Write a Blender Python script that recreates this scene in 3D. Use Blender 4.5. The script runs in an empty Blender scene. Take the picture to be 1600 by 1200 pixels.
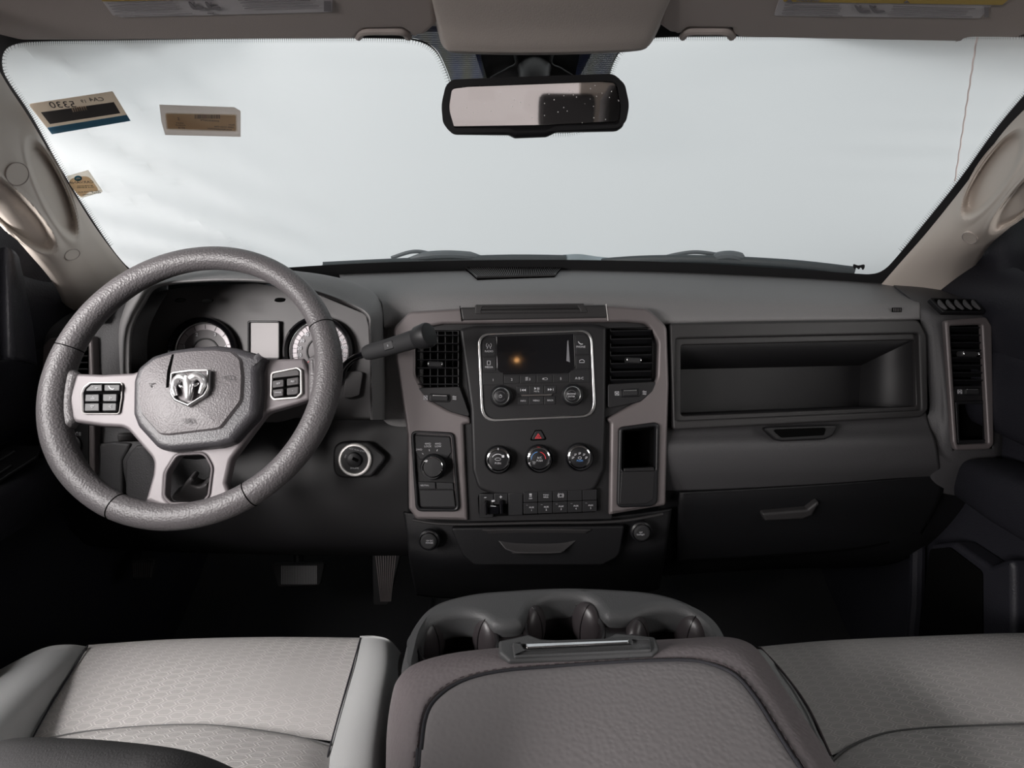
import bpy, bmesh, math, random
from math import radians, sin, cos, pi
from mathutils import Vector, Matrix
from mathutils.geometry import tessellate_polygon
random.seed(4)
SC = bpy.context.scene
COL = SC.collection
# ------------------------------------------------------------------ camera, world, light, exposure
F = 850.0                       # focal length in pixels of the 1600 px wide frame
TH = radians(18)                # camera looks down by 18 degrees
CAM = Vector((0, 0, 1.0))
AX, AY, AZ = Vector((1, 0, 0)), Vector((0, sin(TH), cos(TH))), Vector((0, -cos(TH), sin(TH)))
cd = bpy.data.cameras.new('camera'); cam = bpy.data.objects.new('camera', cd); COL.objects.link(cam)
cam.location = CAM; cam.rotation_euler = (radians(90) - TH, 0, 0)
cd.sensor_width = 36; cd.lens = F / 1600 * 36; cd.clip_start = .01; cd.clip_end = 100
SC.camera = cam
w = bpy.data.worlds.new('studio_daylight'); SC.world = w; w.use_nodes = True
wb = w.node_tree.nodes['Background']; wb.inputs[0].default_value = (.93, .97, 1, 1); wb.inputs[1].default_value = 0.67
def area(name, loc, target, sx, sy, power, col=(1, 1, 1)):
    l = bpy.data.lights.new(name, 'AREA'); l.shape = 'RECTANGLE'; l.size = sx; l.size_y = sy; l.energy = power; l.color = col
    o = bpy.data.objects.new(name, l); COL.objects.link(o); o.location = loc
    o.rotation_euler = (Vector(target) - Vector(loc)).to_track_quat('-Z', 'Y').to_euler(); return o
area('daylight_driver_window', (-1.22, -.22, 1.70), (-.40, .42, .50), 1.1, .9, 115, (1, .955, .95))
area('daylight_rear_left_window', (-1.3, -.85, 1.30), (-.1, .6, .80), .9, .5, 95, (1, .95, .94))
area('daylight_rear_right_window', (1.3, -.85, 1.30), (.2, .6, .80), .9, .5, 14, (1, .96, .95))
area('daylight_passenger_window', (1.3, -.2, 1.45), (.3, .5, .7), 1.1, .6, 10, (1, .97, .94))
area('added_softbox_above_hood', (-.15, 1.25, 2.6), (-.05, .85, 1.2), 1.6, .8, 4, (1, 1, 1))  # added softbox, makes the windshield cover brighter towards its top
vs = SC.view_settings
vs.view_transform = 'Standard'; vs.look = 'None'; vs.gamma = 1; vs.use_curve_mapping = False; vs.exposure = 0.0
SC.cycles.use_denoising = True
SC.cycles.max_bounces = 8; SC.cycles.diffuse_bounces = 4; SC.cycles.transparent_max_bounces = 12
SC.cycles.caustics_reflective = False; SC.cycles.caustics_refractive = False

# ------------------------------------------------------------------ materials
MATS = {}
def nmat(name):
    m = bpy.data.materials.new(name); m.use_nodes = True
    nt = m.node_tree; b = nt.nodes['Principled BSDF']; MATS[name] = m
    return m, nt, b
def lin(c): return tuple((x / 255 / 12.92 if x / 255 <= .04045 else ((x / 255 + .055) / 1.055) ** 2.4) for x in c) + (1,)
def bump(nt, b, kind, scale, strength, dist=.0004, detail=2):
    tc = nt.nodes.new('ShaderNodeTexCoord')
    if kind == 'voronoi':
        t = nt.nodes.new('ShaderNodeTexVoronoi'); t.feature = 'SMOOTH_F1'; t.inputs['Scale'].default_value = scale; out = t.outputs['Distance']
    else:
        t = nt.nodes.new('ShaderNodeTexNoise'); t.inputs['Scale'].default_value = scale; t.inputs['Detail'].default_value = detail; out = t.outputs['Fac']
    nt.links.new(tc.outputs['Object'], t.inputs['Vector'])
    bp = nt.nodes.new('ShaderNodeBump'); bp.inputs['Strength'].default_value = strength; bp.inputs['Distance'].default_value = dist
    nt.links.new(out, bp.inputs['Height']); nt.links.new(bp.outputs[0], b.inputs['Normal'])
    return tc, t
def mat(name, col, rough=.6, metal=0, bk=None, spec=None, emit=None):
    m, nt, b = nmat(name)
    b.inputs['Base Color'].default_value = col if len(col) == 4 else tuple(col) + (1,)
    b.inputs['Roughness'].default_value = rough; b.inputs['Metallic'].default_value = metal
    if spec is not None: b.inputs['Specular IOR Level'].default_value = spec
    if bk: bump(nt, b, *bk)
    if emit: b.inputs['Emission Color'].default_value = emit[0] + (1,); b.inputs['Emission Strength'].default_value = emit[1]
    return m
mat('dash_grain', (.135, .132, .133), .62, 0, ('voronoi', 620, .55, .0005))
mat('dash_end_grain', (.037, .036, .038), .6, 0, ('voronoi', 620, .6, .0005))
mat('wheel_grain', (.084, .078, .081), .46, 0, ('voronoi', 420, .9, .0007))
mat('airbag_grain', (.108, .099, .103), .5, 0, ('voronoi', 520, .8, .0006))
mat('airbag_edge', (.035, .033, .037), .45, 0, ('voronoi', 520, .5, .0005))
mat('panel_grey', (.040, .037, .038), .55, 0, ('noise', 900, .25, .0003))
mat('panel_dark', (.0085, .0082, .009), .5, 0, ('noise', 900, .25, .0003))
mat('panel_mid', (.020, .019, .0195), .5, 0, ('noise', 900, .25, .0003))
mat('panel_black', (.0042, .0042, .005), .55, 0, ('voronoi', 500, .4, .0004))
mat('gap_black', (.003, .003, .003), .8)
mat('trim_warm', (.112, .098, .099), .48, .35)
mat('spoke_satin', (.125, .112, .117), .48, .15, ('noise', 1500, .08, .0002))
mat('black_plastic', (.008, .008, .009), .4)
mat('button_black', (.010, .010, .011), .5)
mat('black_gloss', (.004, .004, .005), .06)
mat('glass_lens', (.006, .006, .007), .06)
mat('rubber', (.015, .015, .016), .75)
mat('chrome', (.75, .75, .76), .12, 1)
mat('satin_chrome', (.42, .42, .42), .28, 1)
mat('ram_chrome', (.80, .79, .80), .30, .85)
mat('silver_paint', (.60, .585, .57), .4, .5)
mat('marking', (.42, .42, .44), .6)
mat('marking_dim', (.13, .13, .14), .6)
mat('red_mark', (.55, .03, .04), .5)
mat('blue_mark', (.08, .22, .5), .5)
mat('emboss', (.045, .042, .045), .6)
mat('headliner', (.40, .355, .325), .9, 0, ('noise', 700, .5, .0004))
mat('visor_cloth', (.40, .35, .325), .85, 0, ('noise', 900, .5, .0004))
mat('pillar_beige', (.58, .52, .465), .62, 0, ('noise', 1200, .15, .0002))
mat('label_white', (.52, .49, .50), .6)
mat('label_yellow', (.50, .34, .06), .6)
mat('label_ink', (.20, .18, .19), .6)
mat('door_black', (.013, .013, .017), .5, 0, ('voronoi', 480, .7, .0005))
mat('carpet', (.006, .006, .007), .95, 0, ('noise', 800, 1, .002))
mat('vinyl', (.17, .158, .161), .5, 0, None)
mat('vinyl_band', (.175, .152, .158), .5, 0, None)
for nm in ('vinyl', 'vinyl_band'):
    m = MATS[nm]; bump(m.node_tree, m.node_tree.nodes['Principled BSDF'], 'voronoi', 260, .6, .0007)
mat('console_grain', (.060, .061, .063), .55, 0, ('voronoi', 700, .5, .0004))
mat('cup_black', (.012, .010, .011), .32)
mat('cup_rubber', (.034, .029, .031), .38)
for nm in ('panel_black', 'panel_dark', 'panel_mid', 'black_plastic', 'button_black', 'gap_black', 'door_black', 'rubber'): MATS[nm].node_tree.nodes['Principled BSDF'].inputs['Specular IOR Level'].default_value = .28
MATS['gap_black'].node_tree.nodes['Principled BSDF'].inputs['Specular IOR Level'].default_value = 0
mat('seat_side', (.33, .335, .335), .9, 0, ('noise', 1500, .5, .0004))
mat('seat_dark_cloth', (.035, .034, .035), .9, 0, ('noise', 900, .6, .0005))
mat('thread', (.07, .055, .06), .8)
mat('seam_soft', (.12, .12, .12), .9)
mat('seam_dark', (.02, .02, .025), .9)
mat('hood_paint', (.30, .36, .39), .3, .2)
mat('wiper_grey', (.11, .125, .135), .5)
mat('wiper_black', (.045, .055, .06), .5)
mat('pedal_metal', (.14, .14, .145), .4, .6)
mat('gauge_face', (.07, .062, .066), .5)
mat('gauge_ring', (.20, .18, .19), .4, .2)
mat('lcd', (.24, .225, .228), .55)  # pale grey stands in for the reflection on the cluster screen
mat('sticker_tan', (.74, .66, .58), .6)
mat('sticker_tan_light', (.82, .70, .56), .6)
mat('sticker_grey', (.72, .67, .64), .6)
mat('sticker_blue', (.20, .38, .52), .6)
mat('sticker_ink', (.06, .055, .055), .6)
mat('sticker_cream', (.9, .86, .80), .6)
mat('sticker_logo_blue', (.10, .33, .45), .6)
mat('dome_warm', (.9, .6, .3), .5, 0, None, None, ((1, .5, .18), 60))
mat('rear_white', (.92, .80, .77), .7)
mat('frit_black', (.008, .008, .009), .8)
for nm in ('sticker_tan', 'sticker_tan_light', 'sticker_grey', 'sticker_blue', 'sticker_cream', 'sticker_logo_blue'):
    nt = MATS[nm].node_tree; b = nt.nodes['Principled BSDF']; t = nt.nodes.new('ShaderNodeBsdfTranslucent'); c = b.inputs['Base Color'].default_value
    t.inputs[0].default_value = (c[0], c[1], c[2], 1); x = nt.nodes.new('ShaderNodeMixShader'); x.inputs[0].default_value = .85
    nt.links.new(b.outputs[0], x.inputs[1]); nt.links.new(t.outputs[0], x.inputs[2]); nt.links.new(x.outputs[0], nt.nodes['Material Output'].inputs[0])
def mirror_mat():
    m, nt, b = nmat('mirror_glass')
    b.inputs['Metallic'].default_value = 1; b.inputs['Base Color'].default_value = (.92, .88, .87, 1); b.inputs['Roughness'].default_value = .03
    tc = nt.nodes.new('ShaderNodeTexCoord'); v = nt.nodes.new('ShaderNodeTexVoronoi'); v.inputs['Scale'].default_value = 150
    nt.links.new(tc.outputs['Object'], v.inputs['Vector'])
    n = nt.nodes.new('ShaderNodeMath'); n.operation = 'LESS_THAN'; n.inputs[1].default_value = .09
    nt.links.new(v.outputs['Distance'], n.inputs[0])
    mx = nt.nodes.new('ShaderNodeMix'); mx.data_type = 'RGBA'; mx.inputs[6].default_value = (.92, .88, .87, 1); mx.inputs[7].default_value = (.95, .92, .9, 1)
    nt.links.new(n.outputs[0], mx.inputs[0]); nt.links.new(mx.outputs[2], b.inputs['Base Color'])
    r = nt.nodes.new('ShaderNodeMath'); r.operation = 'MULTIPLY_ADD'; r.inputs[1].default_value = .6; r.inputs[2].default_value = .03
    nt.links.new(n.outputs[0], r.inputs[0]); nt.links.new(r.outputs[0], b.inputs['Roughness'])
    i = nt.nodes.new('ShaderNodeMath'); i.operation = 'SUBTRACT'; i.inputs[0].default_value = 1; nt.links.new(n.outputs[0], i.inputs[1])
    nt.links.new(i.outputs[0], b.inputs['Metallic'])
mirror_mat()
def glass_mat():
    m, nt, b = nmat('window_glass'); nt.nodes.remove(b)
    t = nt.nodes.new('ShaderNodeBsdfTransparent'); t.inputs[0].default_value = (.985, .99, .985, 1)
    g = nt.nodes.new('ShaderNodeBsdfGlossy'); g.inputs['Roughness'].default_value = .02
    x = nt.nodes.new('ShaderNodeMixShader'); x.inputs[0].default_value = .03
    nt.links.new(t.outputs[0], x.inputs[1]); nt.links.new(g.outputs[0], x.inputs[2])
    nt.links.new(x.outputs[0], nt.nodes['Material Output'].inputs[0])
glass_mat()
def cover_mat():
    m, nt, b = nmat('cover_fabric'); nt.nodes.remove(b)
    t = nt.nodes.new('ShaderNodeBsdfTranslucent'); t.inputs[0].default_value = (.93, .945, .94, 1)
    d = nt.nodes.new('ShaderNodeBsdfDiffuse'); d.inputs[0].default_value = (.80, .80, .79, 1)
    x = nt.nodes.new('ShaderNodeMixShader'); x.inputs[0].default_value = .14
    nt.links.new(t.outputs[0], x.inputs[1]); nt.links.new(d.outputs[0], x.inputs[2])
    nt.links.new(x.outputs[0], nt.nodes['Material Output'].inputs[0])
cover_mat()
def frit_mat():
    m, nt, b = nmat('frit_dots')
    b.inputs['Roughness'].default_value = .5
    tc = nt.nodes.new('ShaderNodeTexCoord')
    wv = nt.nodes.new('ShaderNodeTexWave'); wv.inputs['Scale'].default_value = 22; wv.inputs['Distortion'].default_value = 2.5; wv.bands_direction = 'DIAGONAL'
    nt.links.new(tc.outputs['Object'], wv.inputs['Vector'])
    mx = nt.nodes.new('ShaderNodeMix'); mx.data_type = 'RGBA'; mx.inputs[6].default_value = (.05, .065, .15, 1); mx.inputs[7].default_value = (.10, .11, .08, 1)
    nt.links.new(wv.outputs['Fac'], mx.inputs[0]); nt.links.new(mx.outputs[2], b.inputs['Base Color'])
    v = nt.nodes.new('ShaderNodeTexVoronoi'); v.inputs['Scale'].default_value = 520; v.inputs['Randomness'].default_value = 0
    nt.links.new(tc.outputs['Object'], v.inputs['Vector'])
    n = nt.nodes.new('ShaderNodeMath'); n.operation = 'LESS_THAN'; n.inputs[1].default_value = .60
    nt.links.new(v.outputs['Distance'], n.inputs[0]); 
    o = nt.nodes.new('ShaderNodeMath'); o.operation = 'MULTIPLY_ADD'; o.inputs[1].default_value = .30; o.inputs[2].default_value = .50
    nt.links.new(n.outputs[0], o.inputs[0]); nt.links.new(o.outputs[0], b.inputs['Alpha'])
frit_mat()
def hexmat(name, base, line, sx, sy):
    """woven cloth with long raised hexagons"""
    m, nt, b = nmat(name); b.inputs['Roughness'].default_value = .9
    L = nt.links.new
    tc = nt.nodes.new('ShaderNodeTexCoord')
    def vm(op, *a):
        n = nt.nodes.new('ShaderNodeVectorMath'); n.operation = op
        for i, q in enumerate(a):
            if isinstance(q, tuple): n.inputs[i].default_value = q
            else: L(q, n.inputs[i])
        return n.outputs['Value'] if op in ('DOT_PRODUCT', 'LENGTH') else n.outputs[0]
    def mm(op, *a, clamp=False):
        n = nt.nodes.new('ShaderNodeMath'); n.operation = op; n.use_clamp = clamp
        for i, q in enumerate(a):
            if isinstance(q, (int, float)): n.inputs[i].default_value = q
            else: L(q, n.inputs[i])
        return n.outputs[0]
    p = vm('MULTIPLY', tc.outputs['Object'], (1 / sx, 1 / sy, 0))
    s = (1.7320508, 1, 1); h = (.8660254, .5, .5)
    p2 = vm('ADD', p, (200, 200, .5))
    a = vm('SUBTRACT', vm('MODULO', p2, s), h)
    c = vm('SUBTRACT', vm('MODULO', vm('ADD', p2, (.8660254, .5, 0)), s), h)
    a = vm('MULTIPLY', a, (1, 1, 0)); c = vm('MULTIPLY', c, (1, 1, 0))
    sel = mm('LESS_THAN', vm('DOT_PRODUCT', a, a), vm('DOT_PRODUCT', c, c))
    mx = nt.nodes.new('ShaderNodeMix'); mx.data_type = 'VECTOR'; L(sel, mx.inputs[0]); L(c, mx.inputs[4]); L(a, mx.inputs[5])
    g = vm('ABSOLUTE', mx.outputs[1])
    d1 = vm('DOT_PRODUCT', g, (.8660254, .5, 0)); d2 = vm('DOT_PRODUCT', g, (0, 1, 0))
    e = mm('SUBTRACT', .5, mm('MAXIMUM', d1, d2))
    ln = mm('MULTIPLY', mm('SUBTRACT', 1, mm('MULTIPLY', mm('ABSOLUTE', mm('SUBTRACT', e, .10)), 17), clamp=True), 1.0, clamp=True)
    nz = nt.nodes.new('ShaderNodeTexNoise'); nz.inputs['Scale'].default_value = 7; L(tc.outputs['Object'], nz.inputs['Vector'])
    fd = mm('MULTIPLY', mm('SUBTRACT', nz.outputs['Fac'], .25, clamp=True), 2.2, clamp=True)
    sep = nt.nodes.new('ShaderNodeSeparateXYZ'); L(tc.outputs['Object'], sep.inputs[0])
    fy = mm('MULTIPLY', mm('SUBTRACT', .53, sep.outputs['Y'], clamp=True), 6.0, clamp=True)
    k = mm('MULTIPLY', mm('MULTIPLY', ln, fd), fy)
    cm = nt.nodes.new('ShaderNodeMix'); cm.data_type = 'RGBA'; L(k, cm.inputs[0]); cm.inputs[6].default_value = base + (1,); cm.inputs[7].default_value = line + (1,)
    L(cm.outputs[2], b.inputs['Base Color'])
    n2 = nt.nodes.new('ShaderNodeTexNoise'); n2.inputs['Scale'].default_value = 1500; L(tc.outputs['Object'], n2.inputs['Vector'])
    bp = nt.nodes.new('ShaderNodeBump'); bp.inputs['Strength'].default_value = .5; bp.inputs['Distance'].default_value = .0005
    L(mm('ADD', mm('MULTIPLY', k, 1.2), mm('MULTIPLY', n2.outputs['Fac'], .6)), bp.inputs['Height']); L(bp.outputs[0], b.inputs['Normal'])
hexmat('seat_hex', (.40, .385, .378), (.66, .64, .62), .0185, .0080)

# ------------------------------------------------------------------ geometry helpers
def W(px, py, d):
    """the point of the cab seen at photo pixel (px, py) at distance d along the viewing axis"""
    return CAM + AX * ((px - 800) / F * d) + AY * ((600 - py) / F * d) - AZ * d
def ray(px, py): return AX * ((px - 800) / F) + AY * ((600 - py) / F) - AZ
def proj(p):
    q = p - CAM; d = -q.dot(AZ); return 800 + F * q.dot(AX) / d, 600 - F * q.dot(AY) / d, d
def onz(px, py, z): r = ray(px, py); k = (z - CAM.z) / r.z; return CAM + r * k
def onx(px, py, x): r = ray(px, py); return CAM + r * (x / r.x)
def ony(px, py, y): r = ray(px, py); return CAM + r * (y / r.y)
class Plane:
    def __init__(s, O, U, V, N): s.O, s.U, s.V, s.N = O, U, V, N; s.mpp = -(O - CAM).dot(AZ) / F
    def uv(s, px, py, w=0):
        r = ray(px, py); t = (s.O + s.N * w - CAM).dot(s.N) / r.dot(s.N); P = CAM + r * t - s.O
        return P.dot(s.U), P.dot(s.V)
    def P(s, u, v, w): return s.O + s.U * u + s.V * v + s.N * w
    def at(s, px, py, w=0): return s.P(*s.uv(px, py, w), w)
def face(px, py, d, tilt=0, yaw=0):
    a, b = radians(tilt), radians(yaw)
    N = (AX * (sin(b) * cos(a)) + AY * sin(a) + AZ * (cos(b) * cos(a))).normalized()
    U = AY.cross(N).normalized(); return Plane(W(px, py, d), U, N.cross(U), N)
def level(z): return Plane(Vector((0, .5, z)), Vector((1, 0, 0)), Vector((0, 1, 0)), Vector((0, 0, 1)))
D0 = face(800, 600, .85)                       # the leaning face of the dashboard
def fil(pts, r=0, n=6):
    out = []; N = len(pts)
    for i in range(N):
        p = Vector(pts[i][:2]); rr = pts[i][2] if len(pts[i]) > 2 else r
        a = Vector(pts[i - 1][:2]) - p; b = Vector(pts[(i + 1) % N][:2]) - p
        if rr <= 0 or a.length < 1e-6 or b.length < 1e-6: out.append((p.x, p.y)); continue
        la, lb = a.length, b.length; a.normalize(); b.normalize()
        ang = math.acos(max(-1, min(1, a.dot(b))))
        if ang > pi - .05: out.append((p.x, p.y)); continue
        t = min(rr / math.tan(ang / 2), la * .49, lb * .49)
        A, B = p + a * t, p + b * t
        for k in range(n + 1):
            s = k / n; q = A * (1 - s) ** 2 + p * 2 * s * (1 - s) + B * s * s; out.append((q.x, q.y))
    return out
def rr(x0, y0, x1, y1, r=0): return fil([(x0, y0), (x1, y0), (x1, y1), (x0, y1)], r)
def circ(cx, cy, r, ry=None, n=48): return [(cx + r * cos(2 * pi * i / n), cy + (ry or r) * sin(2 * pi * i / n)) for i in range(n)]
def crm(p0, p1, p2, p3, t): return .5 * ((2 * p1) + (p2 - p0) * t + (2 * p0 - 5 * p1 + 4 * p2 - p3) * t * t + (3 * p1 - p0 - 3 * p2 + p3) * t ** 3)
def spline(pts, n, closed=False):
    pts = [Vector(p) for p in pts]; N = len(pts); out = []
    m = N if closed else N - 1
    for i in range(m):
        g = (lambda k: pts[k % N]) if closed else (lambda k: pts[max(0, min(N - 1, k))])
        for k in range(n): out.append(crm(g(i - 1), g(i), g(i + 1), g(i + 2), k / n))
    if not closed: out.append(pts[-1].copy())
    return out
def sp2(pts, n=6, closed=True): return [(p.x, p.y) for p in spline([Vector((a[0], a[1], 0)) for a in pts], n, closed)]
def chunk(v, f, m): return {'v': v, 'f': f, 'm': m}
def panel(pl, outline, w=0, t=.006, b=.001, holes=(), m='panel_dark', uv=False, br=2):
    """rounded plate: front face at height w over the plane, thickness t, edge rounding b"""
    cu = bpy.data.curves.new('c', 'CURVE'); cu.dimensions = '2D'; cu.fill_mode = 'BOTH'
    cu.extrude = max(0, t / 2 - b); cu.bevel_depth = b; cu.bevel_resolution = br; cu.offset = -b
    for ol in [outline] + list(holes):
        s = cu.splines.new('POLY'); s.points.add(len(ol) - 1)
        for q, p in zip(s.points, ol):
            a = p if uv else pl.uv(p[0], p[1], w); q.co = (a[0], a[1], 0, 1)
        s.use_cyclic_u = True
    ob = bpy.data.objects.new('c', cu); me = bpy.data.meshes.new_from_object(ob)
    v = [pl.P(q.co.x, q.co.y, w - t / 2 + q.co.z) for q in me.vertices]; f = [tuple(p.vertices) for p in me.polygons]
    bpy.data.objects.remove(ob); bpy.data.curves.remove(cu); bpy.data.meshes.remove(me)
    c = chunk(v, f, m); c['wn'] = True
    return c
def txt(s, pl, px, py, h, w=.001, m='marking', ang=0, mirror=False, sx=1, bold=0):
    cu = bpy.data.curves.new('t', 'FONT'); cu.body = s; cu.size = h * pl.mpp / .7; cu.align_x = 'CENTER'; cu.align_y = 'CENTER'; cu.extrude = .00015; cu.offset = bold * pl.mpp
    cu.resolution_u = 2
    ob = bpy.data.objects.new('t', cu); me = bpy.data.meshes.new_from_object(ob)
    u0, v0 = pl.uv(px, py, w); ca, sa = cos(radians(ang)), sin(radians(ang)); v = []
    for q in me.vertices:
        x, y = q.co.x * sx * (-1 if mirror else 1), q.co.y
        v.append(pl.P(u0 + x * ca - y * sa, v0 + x * sa + y * ca, w + q.co.z))
    f = [tuple(p.vertices) for p in me.polygons]
    bpy.data.objects.remove(ob); bpy.data.curves.remove(cu); bpy.data.meshes.remove(me)
    return chunk(v, f, m)
def surf(rows, m, nu=8, nv=8, fn=None):
    rows = [[Vector(p) for p in r] for r in rows]
    R = [spline(r, nu) for r in rows]; n = len(R[0]); cols = [spline([r[j] for r in R], nv) for j in range(n)]
    k = len(cols[0]); v = []
    for i in range(k):
        for j in range(n): v.append(cols[j][i])
    if fn: v = [fn(p) for p in v]
    f = [(i * n + j, i * n + j + 1, (i + 1) * n + j + 1, (i + 1) * n + j) for i in range(k - 1) for j in range(n - 1)]
    mid = v[(k // 2) * n + n // 2]; i, j = k // 2, n // 2
    nn = (v[i * n + j] - v[i * n + j - 1]).cross(v[(i - 1) * n + j] - v[i * n + j])
    if nn.dot(CAM - mid) > 0: f = [tuple(reversed(q)) for q in f]
    c = chunk(v, f, m); c['open'] = True
    return c
def frame_of(t, ref=None):
    t = t.normalized(); r = ref or (Vector((0, 0, 1)) if abs(t.z) < .9 else Vector((1, 0, 0)))
    a = t.cross(r).normalized(); return a, t.cross(a).normalized()
def tube(pts, rad, m, n=14, closed=False, caps=True, flat=1.0, ref=None):
    pts = [Vector(p) for p in pts]; N = len(pts)
    R = rad if isinstance(rad, (list, tuple)) else [rad] * N
    v, f = [], []; pa = None
    for i in range(N):
        t = (pts[(i + 1) % N] - pts[i - 1]) if closed else (pts[min(N - 1, i + 1)] - pts[max(0, i - 1)])
        t.normalize()
        if pa is None or ref is not None: a, b = frame_of(t, ref)
        else: a = (pa - t * pa.dot(t)).normalized(); b = t.cross(a)
        pa = a
        for k in range(n): q = 2 * pi * k / n; v.append(pts[i] + a * cos(q) * R[i] + b * sin(q) * R[i] * flat)
    for i in range(N if closed else N - 1):
        for k in range(n):
            A, B = i * n, ((i + 1) % N) * n
            f.append((A + k, A + (k + 1) % n, B + (k + 1) % n, B + k))
    if not closed and caps: f.append(tuple(range(n - 1, -1, -1))); f.append(tuple((N - 1) * n + k for k in range(n)))
    return chunk(v, f, m)
def lathe(O, N, prof, m, n=48, sx=1, sy=1, U=None):
    if U is None: U, V = frame_of(N)
    else: V = N.cross(U)
    v, f = [], []
    for r, h in prof:
        for k in range(n): q = 2 * pi * k / n; v.append(O + U * cos(q) * r * sx + V * sin(q) * r * sy + N * h)
    for i in range(len(prof) - 1):
        for k in range(n): f.append((i * n + k, i * n + (k + 1) % n, (i + 1) * n + (k + 1) % n, (i + 1) * n + k))
    if prof[0][0] > 1e-6 and prof[0][0] < 9: pass
    f.append(tuple(range(n - 1, -1, -1))) if prof[0][1] <= prof[-1][1] or True else None
    f.append(tuple((len(prof) - 1) * n + k for k in range(n)))
    return chunk(v, f, m)
def knobc(pl, px, py, w, prof, m, n=48):
    """turned knob: profile radii in photo pixels, heights in metres"""
    return lathe(pl.at(px, py, w), pl.N, [(r * pl.mpp, h) for r, h in prof], m, n, U=pl.U)
def ringc(pl, cx, cy, r, w, rt, m, ry=None, n=64, closed=True, a0=0, a1=360):
    pts = []
    k = n if closed else n + 1
    for i in range(k):
        a = radians(a0 + (a1 - a0) * i / n); pts.append(pl.at(cx + r * cos(a), cy - (ry or r) * sin(a), w))
    return tube(pts, rt, m, 8, closed)
def ball(c, rx, ry, rz, m, U=None, V=None, N=None, n=20, k=12):
    U = U or Vector((1, 0, 0)); V = V or Vector((0, 1, 0)); N = N or Vector((0, 0, 1))
    v, f = [], []
    for i in range(k + 1):
        a = pi * i / k
        for j in range(n): b = 2 * pi * j / n; v.append(c + U * rx * sin(a) * cos(b) + V * ry * sin(a) * sin(b) + N * rz * cos(a))
    for i in range(k):
        for j in range(n): f.append((i * n + j, i * n + (j + 1) % n, (i + 1) * n + (j + 1) % n, (i + 1) * n + j))
    return chunk(v, f, m)
def loft(rings, m, caps=True):
    n = len(rings[0]); v = [Vector(p) for r in rings for p in r]; f = []
    for i in range(len(rings) - 1):
        for k in range(n): f.append((i * n + k, i * n + (k + 1) % n, (i + 1) * n + (k + 1) % n, (i + 1) * n + k))
    if caps: f.append(tuple(range(n - 1, -1, -1))); f.append(tuple((len(rings) - 1) * n + k for k in range(n)))
    return chunk(v, f, m)
def box(lo, hi, m, b=.003, seg=2):
    bm = bmesh.new(); bmesh.ops.create_cube(bm, size=1)
    lo, hi = Vector(lo), Vector(hi)
    for q in bm.verts: q.co = Vector([lo[i] + (q.co[i] + .5) * (hi[i] - lo[i]) for i in range(3)])
    if b: bmesh.ops.bevel(bm, geom=list(bm.edges), offset=b, segments=seg, affect='EDGES', profile=.6)
    bm.verts.index_update(); v = [q.co.copy() for q in bm.verts]; f = [tuple(x.index for x in p.verts) for p in bm.faces]; bm.free()
    return chunk(v, f, m)
def strip(pl, pts, wd, w, m, t=.0006, closed=False):
    """flat line of width wd (px) following pixel points on a plane"""
    P = [Vector(pl.uv(p[0], p[1], w)) for p in pts]; h = wd * pl.mpp / 2; L, R = [], []
    N = len(P)
    for i in range(N):
        d = (P[(i + 1) % N] - P[i - 1]) if closed else (P[min(N - 1, i + 1)] - P[max(0, i - 1)])
        d.normalize(); q = Vector((-d.y, d.x)) * h; L.append(P[i] + q); R.append(P[i] - q)
    v = []; 
    for a, b in zip(L, R): v += [pl.P(a.x, a.y, w), pl.P(b.x, b.y, w), pl.P(a.x, a.y, w - t), pl.P(b.x, b.y, w - t)]
    f = []
    for i in range(N if closed else N - 1):
        A, B = 4 * i, 4 * ((i + 1) % N)
        f += [(A, A + 1, B + 1, B), (A + 2, B + 2, B + 3, A + 3), (A, B, B + 2, A + 2), (A + 1, A + 3, B + 3, B + 1)]
    if not closed: f += [(0, 2, 3, 1), (4 * N - 4, 4 * N - 3, 4 * N - 1, 4 * N - 2)]
    return chunk(v, f, m)
def arcp(cx, cy, r, a0, a1, n=14, ry=None): return [(cx + r * cos(radians(a0 + (a1 - a0) * i / n)), cy - (ry or r) * sin(radians(a0 + (a1 - a0) * i / n))) for i in range(n + 1)]

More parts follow.
